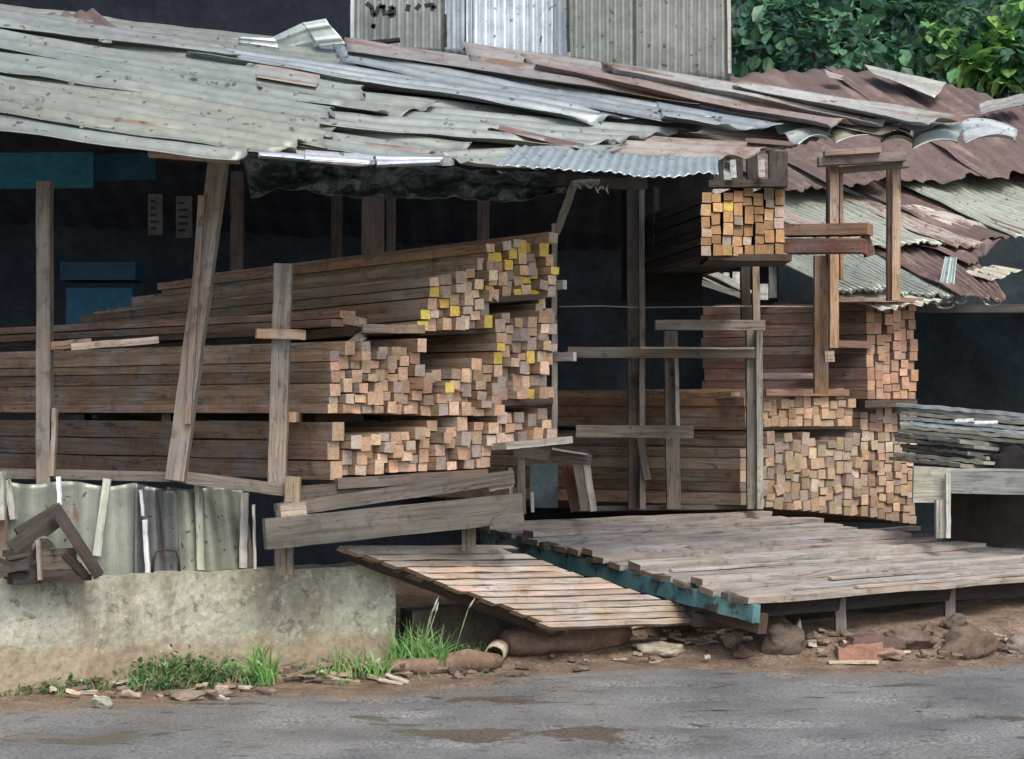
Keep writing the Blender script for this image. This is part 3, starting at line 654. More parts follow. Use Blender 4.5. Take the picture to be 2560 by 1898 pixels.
PW = plain('white_plastic', .4, .4, 20, .8, 1.1, .4)
mb = MB(); mb.box(P(1432, 462, 10.1), P(1500, 458, 10.1) - P(1432, 462, 10.1), Vector((0, .05, 0)), Z * .022, (.5, .52, .5), None, 6, .004); mb.build('knot', [PW, PW], fr)
for k in range(9):
    x = 1445 + k * 9 + U(-3, 3); l = U(10, 38) if k > 3 else U(5, 15); tube('strand', [P(x, 460, 10.08), P(x + U(-4, 4), 462 + l * .5, 10.07), P(x + U(-8, 6), 460 + l, 10.08)], [.006, .007, .003], (.6, .62, .6), PW, fr, 6, .2)

# ================================================================ ZINC WALL ABOVE, DARK WALL
zw = empty('zinc_wall', P(1350, 190, 11.6), 'upright grey corrugated zinc wall with painted marks rising above the roof', 'wall')
def zpanel(x0, x1, yb0, yb1, ribs, c, mat, off=0, amp=.012):
    Y0 = 11.25 + (x0 - 875) / 950 * .45 - off; Y1 = 11.25 + (x1 - 875) / 950 * .45 - off
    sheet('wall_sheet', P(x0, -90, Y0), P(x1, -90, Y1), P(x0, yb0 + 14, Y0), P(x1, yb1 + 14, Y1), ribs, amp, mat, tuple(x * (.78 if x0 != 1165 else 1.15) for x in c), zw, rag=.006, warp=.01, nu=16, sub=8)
zpanel(875, 1118, 104, 122, 12, (.34, .37, .35), PALE, 0, .006); zpanel(1112, 1180, 118, 128, 3, (.48, .54, .58), SILV, .03, .006); zpanel(1165, 1380, 120, 134, 9, (.62, .68, .72), SILV, .035, .02); zpanel(1375, 1425, 134, 142, 2, (.42, .48, .5), SILV, .03, .006)
zpanel(1420, 1597, 140, 172, 9, (.32, .36, .32), PALE, 0, .006); zpanel(1590, 1826, 172, 192, 12, (.37, .39, .35), PALE, .02, .006)
beam('corner_trim', P(1824, 185, 11.66), P(1820, -90, 11.66), .02, .03, (.45, .43, .38), zw); beam('corner_trim', P(880, 108, 11.22), P(884, -90, 11.22), .02, .02, (.5, .55, .54), zw)
beam('joint_gap', P(1114, 118, 11.26), P(1112, 36, 11.26), .018, .01, (.03, .035, .03), zw); beam('joint_gap', P(1421, 130, 11.4), P(1420, -20, 11.4), .018, .01, (.035, .035, .03), zw)
def strokes(name, lines, r, Y, parent, c):
    mb = MB()
    for l in lines:
        for a, b in zip(l, l[1:]):
            A, B = P(*a, Y), P(*b, Y); d = (B - A); s = d.cross(Vector((0, 1, 0))).normalized() * r
            mb.box(A - s - d * .05, d * 1.1, s * 2, Vector((0, .003, 0)), c)
    return mb.build(name, [PAINT, PAINT], parent)
BK = (.02, .022, .018)
strokes('painted_marks', [[(916, 8), (930, 20), (932, 38), (938, 40), (948, 16), (956, 14), (962, 38)], [(956, 14), (962, 20)], [(972, 22), (984, 18), (985, 38), (972, 40), (974, 26)], [(930, 64), (938, 66)], [(930, 70), (934, 62)],
    [(1022, 12), (1018, 28)], [(1050, 12), (1040, 24)], [(1062, 16), (1072, 12), (1086, 14), (1086, 22), (1076, 22)]], .013, 11.2, zw, BK)
beam('bottom_flashing', P(915, 108, 11.1), P(1000, 100, 11.1), .02, .05, (.03, .03, .025), zw)
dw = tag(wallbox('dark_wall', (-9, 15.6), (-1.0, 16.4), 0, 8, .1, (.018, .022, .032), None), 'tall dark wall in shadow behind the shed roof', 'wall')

# ================================================================ FOLIAGE
hill = grid('hill', -14, 18, 40, 24, 36, 10, lambda x, y: (y - 24) * 1.3 + 1.5 * N3(x * .4, y * .4, 0), lambda x, y: (.03, .05, .045), plain('dark_bush_bank', .9, .1, 4, .4, 1.4, .8)); tag(hill, 'dark wooded bank behind the yard', kind='structure')
def leaf(mb, p, d, up, s, c):
    r = d.cross(up).normalized(); n = r.cross(d).normalized(); b = len(mb.v)
    mb.v += [p, p + d * s * .35 + r * s * .34 + n * s * .06, p + d * s * .75 + r * s * .25 + n * s * .02, p + d * s * 1.05 - n * s * .08,
             p + d * s * .75 - r * s * .25 + n * s * .02, p + d * s * .35 - r * s * .34 + n * s * .06, p + d * s * .5 - n * s * .04]
    for a, q in ((0, 1), (1, 2), (2, 3), (3, 4), (4, 5), (5, 0)):
        mb.face([b + a, b + q, b + 6], [(0, 0)] * 3, c)
def tree(label, base, clumps, nleaf, ls, cols, trunkh):
    o = empty('broadleaf_tree', base, label, 'tree')
    top = base + Z * trunkh
    tube('trunk', [base, base + Z * trunkh * .5 + Vector((.1, 0, 0)), top], [.16, .12, .07], (.10, .08, .06), STONE, o)
    tb_ = MB()
    for (c, r) in clumps:
        mid = (top + c) / 2 + rdir() * .15
        tube('limb', [top - Z * .3, mid, c], [.05, .035, .012], (.10, .08, .06), STONE, o, 7)
        for k in range(int(nleaf * r * r)):
            dd = rdir(); rr = r * (R() ** .35); p = c + Vector((dd.x, dd.y, dd.z * .8)) * rr
            if N3(p.x * 2.2, p.y * 2.2, p.z * 2.2) < -.12: continue
            out = (dd * .7 + Vector((0, -.5, -.5)) + rdir() * .6).normalized()
            cc = vary(random.choice(cols), .3, .1); leaf(tb_, p, out, (Z + rdir() * .5).normalized(), ls * U(.6, 1.3), cc)
    tb_.build('crown', LEAF, o)
random.seed(5)
G1 = (.075, .19, .10); G2 = (.12, .28, .14); G3 = (.045, .12, .08)
tree('dark green broad leaved tree right of the zinc wall', Vector((3.2, 21, .1)), [(P(x, y, Y * 1.22), r * 1.22) for x, y, Y, r in ((1880, 40, 16.5, .55), (2020, 90, 16, .5), (1960, 10, 17, .6), (2100, 120, 15.6, .42), (2150, 30, 17, .6), (1900, 140, 16.6, .4), (2040, 175, 16, .35), (2200, 150, 16, .38), (2260, 60, 17.2, .6), (2000, -60, 16.8, .6), (2200, -60, 17, .6))], 760, .165, [G1, G1, G3, G2, G3], 4.0)
tree('brighter green leafy tree at the top right corner', Vector((5.6, 21, .1)), [(P(x, y, Y * 1.22), r * 1.22) for x, y, Y, r in ((2330, 60, 16, .45), (2420, 110, 15.8, .42), (2500, 60, 16, .5), (2540, 150, 15.6, .42), (2380, 0, 16.4, .5), (2470, 190, 15.5, .32), (2560, 0, 16, .5), (2620, 100, 16, .5), (2560, 210, 15.8, .3))], 560, .16, [G2, (.05, .14, .05), G1, G3], 3.8)
sap = empty('leafy_sapling', Vector((4.5, 19.2, .1)), 'small bright yellow green leaf cluster above the rusty roof', 'plant')
tube('stem', [Vector((4.5, 19.2, .1)), Vector((4.4, 19.1, 2.4)), P(2440, 165, 18.9)], [.03, .02, .01], (.12, .12, .06), STONE, sap, 6)
mb = MB()
for (x, y, n, s) in ((2400, 150, 16, .24), (2440, 140, 22, .18), (2490, 100, 24, .14), (2460, 170, 16, .2), (2540, 10, 22, .16), (2370, 90, 16, .12), (2330, 70, 10, .12), (2500, 190, 12, .2), (2480, 60, 16, .12)):
    for k in range(n):
        p = P(x + U(-28, 28), y + U(-22, 22), 18.7 + U(-.1, .3)); leaf(mb, p, (rdir() + Vector((0, -.5, -.3))).normalized(), Z, s * 1.26 * U(.6, 1.1), vary(random.choice([(.28, .48, .12), (.20, .40, .10), (.10, .26, .09)]), .2))
mb.build('leaves', LEAF, sap)

# ================================================================ NEIGHBOUR ROOFS (right)
nr = empty('neighbour_shed', Vector((3.4, 15, 0)), 'low neighbouring shed with tiers of rusty and pale corrugated roofing', 'shed')
NP = Plane(P(2000, 660, 14.0), P(2560, 650, 14.4), P(2100, 170, 18.5))
def ns(S0, S1, E0, E1, off, ribs, mat, c, amp=.012, **k):
    k.setdefault('rag', .05); k.setdefault('warp', .03); k.setdefault('sub', 6); k.setdefault('nu', 24)
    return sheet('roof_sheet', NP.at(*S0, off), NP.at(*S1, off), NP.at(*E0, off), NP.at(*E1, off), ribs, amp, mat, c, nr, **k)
RB = (.20, .16, .145)
NCOL = [((1500, 225), (1640, 212), (1960, 478), (2080, 470), RUST, RB), ((1640, 212), (1830, 196), (2080, 470), (2240, 448), RUST, (.27, .2, .175)), ((1830, 196), (2080, 168), (2240, 448), (2470, 440), RUST, (.22, .16, .145)), ((2060, 168), (2330, 200), (2460, 440), (2660, 430), RUST, (.26, .18, .16)), ((2330, 200), (2560, 262), (2640, 436), (2800, 430), RUST, (.2, .14, .13))]
for i, (a, b, c, d, m_, cc) in enumerate(NCOL): ns(a, b, c, d, .22 + .02 * (i % 2), 5, m_, cc, .012)
# tier 2
for i, (x0, x1, m_, cc, ye) in enumerate(((1540, 1640, PALE, (.37,.39,.33), 600), (1640, 1720, MIXR, (.4, .34, .28), 600), (1715, 1930, PALE, (.38,.40,.33), 614), (1925, 2000, MIXR, (.42, .36, .31), 618), (1995, 2150, RUST, (.3, .2, .17), 606), (2143, 2445, PALE, (.38,.41,.33), 590), (2440, 2700, RUST, (.33, .17, .14), 560))):
    dx = (ye - 425) / .42; e1 = (x1 + dx, ye - (20 if i > 3 else 0)); ns((x0, 425), (x1, 425), (x0 + dx, ye), e1, .10 + .012 * (i % 2), max(4, (x1 - x0) // 18), m_, cc, .011)
ns((2060, 500), (2300, 520), (2440, 610), (2620, 556), .08, 6, MIXR, (.48, .44, .37), .01)
# tier 3
ns((1700, 560), (1900, 560), (2090, 722), (2250, 735), .03, 12, PALE, (.36,.40,.34), .014); ns((1900, 560), (2100, 560), (2250, 735), (2412, 745), .02, 12, PALE, (.35,.38,.33), .014)
ns((2060, 560), (2300, 590), (2400, 742), (2480, 742), .05, 8, RUST, (.28, .2, .18), .01); ns((2260, 590), (2430, 650), (2480, 742), (2520, 738), .035, 5, RUST, (.36, .24, .18), .01)
ns((2240, 600), (2520, 585), (2420, 665), (2470, 640), .07, 5, RUST, (.27, .2, .19), .01); ns((2400, 676), (2480, 664), (2470, 700), (2552, 680), .06, 4, PALE, (.46, .44, .34), .008)
ns((1640, 640), (1700, 640), (1860, 738), (1900, 738), .0, 3, PALE, (.4, .42, .38), .01); ns((2080, 735), (2200, 735), (2180, 765), (2360, 762), -.02, 6, PALE, (.42, .44, .36), .012)
# underside pieces & loose sheets
ns((2160, 163), (2182, 186), (2366, 208), (2338, 246), .34, 1, PALE, (.56, .56, .46), .004, rag=.01, warp=.01)
ns((2448, 262), (2450, 288), (2560, 238), (2560, 268), .36, 2, PALE, (.38, .38, .34), .01)
ns((2060, 178), (2072, 196), (2110, 190), (2115, 200), .33, 1, MIXR, (.4, .36, .33), .008)
fl = sheet('hanging_flap', P(2362, 642, 13.8), P(2392, 645, 13.8), P(2338, 752, 13.7), P(2380, 758, 13.7), 2, .006, PALE, (.34, .42, .40), nr, rag=.02, warp=.02, nu=12)
for (x, y, rx) in ((2362, 762, 22), (2345, 752, 10), (2480, 755, 22), (2400, 750, 14)):
    pts = [P(x + rx * math.cos(a), y + 9 * math.sin(a), 13.7 + .04 * math.sin(a * 2)) for a in [k * .6 for k in range(10)]]; tube('curled_edge', pts, [.008] * 10, (.62, .66, .66), SILV, nr, 6, .3)
# carrying frame and walls coloured dark for the shade inside the neighbour shed
wallbox('back_wall', (2.0, 16.2), (8, 16.8), 0, 2.15, .05, (.035, .048, .056), nr)
wallbox('back_wall', (2.0, 18.7), (8, 18.9), 0, 3.6, .05, (.035, .048, .056), nr)
wallbox('side_wall', (5.6, 12.5), (5.6, 16.5), 0, 2.4, .05, (.035, .048, .056), nr)
for x in (2180, 2600): beam('post', P(x, 1200, 15.2), P(x, 640, 15.2), .09, .09, DRK, nr)
beam('purlin', P(2000, 772, 14.6), P(2800, 772, 14.6), .06, .08, (.08, .07, .06), nr)
beam('pale_strip', P(1700, 690, 13.9), P(1862, 742, 13.9), .04, .03, (.2, .19, .16), nr); beam('pale_strip', P(1758, 694, 14.2), P(1858, 742, 14.2), .012, .02, (.4, .4, .37), nr)
for (x, y0, y1, wpx, c) in ((1842, 680, 722, 22, (.5, .52, .48)), (1815, 682, 700, 16, (.4, .4, .36)), (1908, 710, 750, 24, (.45, .47, .44)), (1932, 560, 745, 20, (.12, .13, .13))): beam('stud', P(x, y1, 13.95), P(x, y0, 13.95), wpx / F * 13.9, .03, c, nr)

# ================================================================ DECK
N_ = P(1890, 1492, 10.0); FR_ = P(2560, 1440, 11.2); BL_ = P(1205, 1305, 11.8); DP = Plane(N_, FR_, BL_)
dk_ = empty('timber_deck', N_ - Z * .3, 'large sloping deck of grey weathered boards with a blue side beam', 'deck')
bd = (FR_ - N_).normalized(); side = (N_ - BL_); nb = 19; dn = DP.n
random.seed(11)
for i in range(nb):
    k0 = i / nb; k1 = (i + U(.70, .86)) / nb; lift_ = dn * U(-.026, .014); a = BL_ + side * k0 + lift_; a2 = BL_ + side * k1 + lift_ + dn * U(-.008, .008); st = U(-.05, .03)
    ln = 4.0
    e_lim = P(1905 + (2255 - 1905) * min(1, i / 8), 1268, 13).x / 13
    if i < 9:
        ln = 0
        while True:
            q = a + bd * (ln + .05)
            if q.x / q.y > (1915 + 340 * i / 8 - HX) / F: break
            ln += .05
    mb = MB(); mb.box(a + bd * st - dn * .032, bd * (ln - st), (a2 - a), dn * .032, vary((.35, .315, .275) if i % 3 else (.38, .33, .28), .14), (.2, .16, .12), 14, .0035)
    mb.v = [v + dn * .004 * N3(v.x * 3, v.y * 3, i) for v in mb.v]
    mb.build('deck_board', WM, dk_)
    if i % 2 == 0:   # thin lighter strip boards on top
        mb = MB(); s0 = U(.05, .9); mb.box(a.lerp(a2, .55) + bd * s0 + dn * .004, bd * U(.6, 1.8), (a2 - a) * .3, dn * .012, vary((.38, .335, .28)), None, 8, .002)
        if ln > 2.6: mb.build('cover_strip', WM, dk_)
# right platform behind
for i in range(5):
    a = DP.at(2255 - i * 2, 1330 - i * 0, .0) + side.normalized() * (.12 * i) - dn * .02; mb = MB(); mb.box(a - dn * .03, bd * 3, side.normalized() * .112, dn * .03, vary((.24, .22, .19)), None, 10, .003); mb.build('deck_board', WM, dk_)
m, t, b = newmat('chipped_blue_paint', .65, .3); wp = mapped(t, 'World', (1, 1, 1)); n1 = noisef(t, wp, 9, 5, .65, .5); n2 = noisef(t, wp, 4, 3, .5)
c = mix(t, (.05, .15, .18), (.14, .27, .26), ramp(t, n2, [(.4, 0.0), (.6, 1.0)])); c = mix(t, c, (.05, .045, .04), ramp(t, n1, [(.52, 0.0), (.6, .9)])); t.links.new(c, b.inputs['Base Color']); BLUE = m
mb = MB(); a = BL_ - dn * .085 + bd * -.01; mb.box(a - dn * .05, side, bd * .05, dn * .09, (1, 1, 1), None, 20, .004); mb.build('blue_side_beam', [BLUE, BLUE], dk_)
mb = MB(); mb.box(BL_ - dn * .2 + bd * .06, side * .99, bd * .06, dn * .10, DRK, None, 10, .004); mb.build('joist', WM, dk_)
for k in range(14):   # board ends poking over the blue beam
    q = BL_ + side * ((k + U(.1, .7)) / 14) - dn * .05; mb = MB(); mb.box(q - bd * U(.015, .04), bd * .08, side.normalized() * U(.05, .1), dn * U(.02, .035), vary((.10, .085, .07), .3), (.12, .1, .08)); mb.build('board_end', WM, dk_)
mb = MB(); mb.box(N_ - dn * .14 - side.normalized() * .17, bd * 4, side.normalized() * .05, dn * .10, (.032, .029, .028), None, 12, .004); mb.build('front_beam', WM, dk_)
mb = MB(); mb.box(N_ - dn * .24 - side.normalized() * .45, bd * 4, side.normalized() * .05, dn * .07, (.06, .052, .045), None, 12, .004); mb.build('joist', WM, dk_)
for s in (.75, 1.6, 2.4):
    q = N_ + bd * s - side.normalized() * .15; beam('leg', Vector((q.x, q.y, .02)), q - dn * .05, .055, .055, (.2, .17, .15), dk_)
for k in (.08, .35, .65):
    q = BL_ + side * k + bd * .12; beam('leg', Vector((q.x, q.y, .02)), q - dn * .08, .08, .08, DRK, dk_)
# ramp
T0 = P(885, 1372, 9.5); T1 = P(1395, 1570, 9.95); T2 = P(1800, 1556, 10.6); rd = (T2 - T1); rdn = rd.normalized(); rside = T1 - T0; RPn = rside.cross(rdn).normalized()
if RPn.z < 0: RPn = -RPn
rmp = empty('plank_ramp', T1, 'small ramp of pale brown planks leading down to the road', 'ramp'); nbr = 13
for i in range(nbr):
    a = T0 + rside * (i / nbr); a2 = T0 + rside * ((i + U(.78, .88)) / nbr); mb = MB(); st = U(-.05, .03); lim = (1250 + 560 * i / 12 - HX) / F; ln = next(t_ * .02 for t_ in range(20, 200) if (a.x + rdn.x * t_ * .02) / (a.y + rdn.y * t_ * .02) > lim or t_ == 199); mb.box(a + rdn * st - RPn * .03, rdn * (ln - st + U(-.03, .03)), a2 - a, RPn * .03, vary((.40, .31, .235) if i > 2 else (.35, .30, .245), .2), (.3, .22, .15), 10, .004)
    mb.v = [v + RPn * .006 * N3(v.x * 4, v.y * 4, i) for v in mb.v]; mb.build('ramp_board', WM, rmp)
for s, hh in ((.015, .075), (.9, .07)):
    mb = MB(); mb.box(T0 + rdn * s - RPn * (.035 + hh), rside, rdn * .06, RPn * hh, (.05, .04, .032), None, 12, .004); mb.build('stringer', WM, rmp)
for k in range(9):
    q = T0 + rside * ((k + .5) / 9.2) + rdn * U(.0, .05) - RPn * .065; mb = MB(); mb.box(q, rdn * .1, rside.normalized() * U(.06, .1), RPn * .03, (.16, .12, .09), None); mb.build('cleat', WM, rmp)
mb = MB(); mb.box(T0 - RPn * .05 - rdn * .02, rdn * 1.0, -rside.normalized() * .05, RPn * .045, (.33, .29, .23), None, 6, .004); mb.build('top_board', WM, rmp)

# ================================================================ MIDDLE FRAME AND RIGHT RACK
tr = empty('wooden_trestle', P(1390, 1270, 12.0), 'small old wooden trestle with a pale slanting leg at the deck back', 'trestle')
for a, b, wpx, c in (((1302, 1143), (1305, 1285), 20, (.22, .2, .17)), ((1440, 1140), (1462, 1276), 22, (.21, .18, .14)), ((1462, 1136), (1484, 1278), 17, (.52, .5, .45)), ((1276, 1170), (1278, 1275), 9, (.4, .42, .42)), ((1330, 1230), (1332, 1280), 8, (.4, .45, .44))):
    pb('leg', a, b, wpx, .05, c, tr, 12.0)
pb('top_rail', (1285, 1130), (1478, 1150), 26, .07, (.14, .115, .1), tr, 12.0); pb('top_rail', (1380, 1122), (1470, 1136), 5, .05, (.4, .38, .34), tr, 11.95)
mb = MB(); mb.box(P(1325, 1270, 12.2), Vector((.17, 0, 0)), Vector((0, .01, 0)), Z * .27, (.10, .14, .16)); tag(mb.build('grey_blue_panel', [PAINT, PAINT]), 'grey blue panel leaning inside the small trestle', 'panel')
pb('red_plank', (1412, 1150), (1440, 1278), 26, .03, (.17, .075, .05), None, 12.1); tag(bpy.context.scene.collection.objects[-1], 'dark red brown plank leaning in the small trestle', 'plank')
rk = empty('storage_rack', P(1750, 1268, 12.8), 'grey post and rail rack standing at the back of the deck', 'rack')
YR = 13.12
def dfoot(px):   # foot on the deck
    for y in range(1200, 1500):
        q = DP.at(px, y)
        if q.y < YR: return q
for a, b, wpx, c, Y in (((1585, 445), (1590, 1272), 38, (.15, .125, .105), 13.12), ((1604, 452), (1606, 1272), 14, (.26, .22, .185), 13.02), ((1676, 828), (1684, 1272), 34, (.27, .235, .185), 13.12), ((1690, 880), (1694, 1080), 10, (.42, .4, .35), 13.04), ((1878, 815), (1880, 1272), 26, (.28, .26, .21), 12.92), ((1897, 815), (1899, 1272), 15, (.46, .44, .37), 12.87), ((1888, 640), (1890, 812), 17, (.29, .22, .16), 12.92), ((1862, 645), (1864, 812), 22, (.07, .055, .045), 13.12)):
    pb('post', a, b, wpx, .08, c, rk, Y)
for a, b, wpx, c, Y in (((1638, 813), (1912, 813), 25, (.26, .225, .185), 12.77), ((1420, 881), (1888, 882), 27, (.19, .165, .135), 12.87), ((1600, 870), (1885, 871), 5, (.42, .37, .31), 12.77), ((1440, 1078), (1733, 1080), 30, (.20, .175, .145), 12.82), ((1905, 940), (2036, 940), 14, (.27, .21, .2), 13.32), ((1440, 1272), (1900, 1266), 12, (.2, .18, .15), 13.27)):
    pb('rail', a, b, wpx, .06, c, rk, Y, ce=(.45, .42, .37))
pb('diagonal_brace', (1600, 1095), (1618, 1200), 18, .03, (.16, .14, .11), rk, 12.97)
tag(tube('wire', [P(1398, 767, 13.02), P(1500, 765, 13.02), P(1600, 769, 13.02), P(1850, 766, 13.02), P(2040, 767, 13.02)], [.004] * 5, (.45, .45, .43), PAINT, None, 5), 'thin pale wire strung level across the dark bay', 'wire')
# fresh posts of the right bay
fp = empty('post_frame', P(2080, 980, 12.95), 'reddish new timber posts with cross beams carrying the right roof', 'frame')
OR = (.34, .205, .115)
for a, b, wpx, c, Y in (((2052, 640), (2052, 984), 34, (.27, .165, .095), 12.90), ((2084, 400), (2084, 870), 22, (.42, .27, .165), 12.75), ((2102, 420), (2103, 700), 8, (.30, .19, .11), 12.80), ((2073, 400), (2072, 650), 12, (.15, .075, .05), 12.85), ((2240, 395), (2238, 752), 20, (.43, .28, .16), 12.85), ((2225, 395), (2224, 752), 14, (.24, .14, .085), 12.90)):
    pb('post', a, b, wpx, .07, c, fp, Y)
for a, b, wpx, c, Y in (((2045, 405), (2262, 392), 22, (.24, .19, .16), 12.65), ((2080, 428), (2272, 412), 14, (.2, .165, .14), 12.75), ((2060, 385), (2200, 376), 14, (.33, .25, .2), 12.60)):
    pb('cross_beam', a, b, wpx, .1, c, fp, Y)
pb('end_block', (2072, 878), (2073, 905), 24, .06, (.45, .33, .24), fp, 12.65)
# hanging bundle
hb = Vector(P(1752, 640, 11.6)); hb.z = 0; HU = Vector((.97, .243, 0)); HL = Vector((-.16, .987, 0))
gh = 'sticks in the square bundle hanging under the roof'
stackfill(hb, (1752, 468), (1962, 468), (1962, 640), (1775, 640), .062, .060, 1.7, HL, 0, 'brown square stick in the bundle hanging under the roof', gh, yellow=.03, grey=.12, loose=.15, ebase=(.40, .25, .13), sbase=(.05, .04, .032), ec=HU, pk=.3)  # near black side colour paints in the shade along the bundle
hr = empty('hanging_rack', P(1850, 450, 11.7), 'dark frame slung below the roof holding the square stick bundle', 'rack')
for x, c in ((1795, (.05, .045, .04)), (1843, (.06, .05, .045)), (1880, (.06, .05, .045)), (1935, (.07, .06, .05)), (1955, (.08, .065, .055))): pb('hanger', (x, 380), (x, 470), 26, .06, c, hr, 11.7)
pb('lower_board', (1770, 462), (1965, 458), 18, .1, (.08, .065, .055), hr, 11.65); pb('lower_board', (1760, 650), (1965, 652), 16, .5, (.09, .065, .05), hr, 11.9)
pb('light_gap_strip', (1832, 400), (1834, 445), 15, .02, (.6, .6, .6), hr, 11.55); pb('light_gap_strip', (1903, 400), (1904, 443), 16, .02, (.45, .42, .4), hr, 11.55)  # pale strips standing in for light showing through gaps in the rack
pb('hanger', (1640, 470), (1640, 640), 14, .06, (.05, .045, .04), hr, 12.8)
wb = P(1560, 560, 12.9); wallbox('shade_panel', (wb.x, 13.2), (P(1755, 560, 13.2).x, 13.2), 2.0, 2.75, .03, (.03, .03, .026), hr)  # dark panel added where only shade lies left of the bundle
for a, b, h_, dp, c, l in (((1962, 578), (2176, 574), 28, .16, (.24, .14, .085), 'thick reddish plank, upper of those jutting from the hanging bundle'), ((1966, 602), (2160, 600), 7, .12, (.36, .22, .15), 'thin pale edged plank between the two thick jutting planks'), ((1966, 618), (2162, 617), 32, .16, (.17, .08, .055), 'dark red plank, lowest of those jutting from the hanging bundle')):
    o = pb('timber_plank', a, b, h_, dp, c, None, 12.2, 12.0); tag(o, l, 'plank')
o = pb('bark_end', (2160, 590), (2175, 640), 22, .1, (.2, .1, .08), None, 12.15); o.name = 'bark_offcut'; tag(o, 'frayed reddish bark offcut at the tips of the jutting planks', 'offcut')
# right stacks (merged: past three hundred sticks)
RC = P(1862, 1000, 13.15); RC.z = 0; RU_ = Vector((.93, .367, 0)); RL = Vector((-.86, .51, 0))
SA = dict(indiv=False, ec=RU_, pk=.35)
stackfill(RC, (1862, 992), (2132, 985), (2132, 1066), (1862, 1068), .064, .062, 2.6, RL, .0, '', '', grey=.05, ebase=(.52, .36, .235), sbase=(.33, .20, .12), **SA)
stackfill(RC, (1850, 1105), (2150, 1092), (2150, 1292), (1850, 1262), .066, .066, 2.6, RL, .0, '', '', grey=.3, loose=1.6, ebase=(.47, .35, .24), sbase=(.29, .2, .135), **SA)
RC2 = RC + RU_ * .0 + Vector((0, .12, 0))
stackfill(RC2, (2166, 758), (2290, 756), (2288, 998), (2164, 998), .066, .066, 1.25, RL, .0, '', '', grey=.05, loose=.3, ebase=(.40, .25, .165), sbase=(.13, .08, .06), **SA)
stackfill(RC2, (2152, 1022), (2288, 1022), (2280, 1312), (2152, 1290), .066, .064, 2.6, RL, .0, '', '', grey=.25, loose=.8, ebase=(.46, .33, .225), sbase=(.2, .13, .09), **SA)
tag(STUFF.build('timber_sticks', WM), 'many sawn brown sticks piled in the tall stacks at the right of the yard', 'timber sticks', kind='stuff')
def rb(a, b, hpx, Ya, Yb, c, lab, dp=.1): tag(pb('timber_board', a, b, hpx, dp, c, None, Ya, Yb), lab, 'board')
rb((1420, 1002), (1838, 985), 10, 14.6, 13.15, (.36, .25, .17), 'thin pale board lying on the right middle stack', .08); rb((1905, 982), (2112, 982), 16, 13.15, 13.45, (.30, .17, .10), 'smooth reddish board on top of the right middle stack end')
rb((1870, 1086), (2150, 1084), 22, 13.45, 13.55, (.06, .045, .038), 'dark bearer board below the right middle stack'); rb((2155, 1010), (2285, 1008), 18, 13.55, 13.65, (.11, .08, .055), 'dark bearer between upper and lower parts of the far right stack')
rb((2060, 752), (2292, 752), 10, 13.45, 13.65, (.30, .18, .12), 'flat board capping the far right stack', .2); rb((2060, 860), (2170, 862), 18, 13.55, 13.65, (.24, .13, .09), 'brown board let into the flank of the far right stack')
rb((2160, 1330), (2290, 1320), 10, 13.35, 13.55, (.2, .16, .12), 'thin board under the foot of the far right stack')
# ================================================================ RIGHT: plank pile + bench
pp = []
random.seed(3)
YP = 12.2
for i in range(13):
    y = 1022 + i * 11.5; x1 = 2620 if i < 7 else U(2440, 2520); h_ = 9 if i else 10
    cc = vary((.30, .34, .36) if i in (0, 1, 3, 4) else (.23, .225, .19), .25)
    a = (2262 if i == 0 else 2292 + U(-8, 0), y + U(-2, 2) - 8); b = (x1, y + (x1 - 2290) * .075 + U(-3, 3) - 4)
    o = pb('grey_plank', a, b, h_, .35 + U(-.1, .1), cc, None, 12.75 - i * .015, 12.2 - i * .015, seg=16, jit=.004)
    tag(o, 'long thin silvery grey plank in the flat pile behind the bench' if i else 'pale top plank of the flat grey pile behind the bench', 'plank', 'grey planks in the flat pile behind the bench' if i else None)
o = pb('grey_plank', (2300, 1068), (2600, 1082), 40, .6, (.13, .15, .165), None, 12.85, 12.6); tag(o, 'wide dark blue grey plank seen behind the flat pile', 'plank')
for a, b in (((2385, 1052), (2432, 1050)), ((2434, 1056), (2492, 1056))): tag(pb('offcut', a, b, 8, .05, (.6, .66, .7), None, 12.0), 'small bright white offcut lying on the grey plank pile, %s one' % ('left' if a[0] < 2400 else 'right'), 'offcut')
lump('dark_sack', P(2545, 1155, 12.0), .16, .12, .11, (.025, .024, .025), DARK, seed=4, amp=.3); tag(col.objects[-1], 'dark lumpy sack on the bench at the right edge', 'sack')
bn = empty('rough_bench', P(2350, 1340, 11.9), 'grey plank bench with a square leg before the flat pile', 'bench')
pb('front_board', (2282, 1212), (2374, 1214), 88, .04, (.37, .37, .30), bn, 11.9); pb('long_board', (2372, 1205), (2680, 1212), 56, .04, (.24, .26, .25), bn, 11.92, 11.8)
pb('leg', (2352, 1250), (2352, 1345), 26, .05, (.36, .36, .30), bn, 11.86); pb('leg', (2369, 1185), (2369, 1345), 11, .05, (.55, .55, .48), bn, 11.83); pb('seat_board', (2284, 1170), (2660, 1176), 6, .4, (.3, .31, .28), bn, 12.1)
wallbox('bench_shade', (P(2375, 1300, 12.3).x, 12.3), (P(2700, 1300, 12.3).x, 12.3), .45, .85, .03, (.035, .032, .028), bn)  # dark board put in for the shade beneath the bench

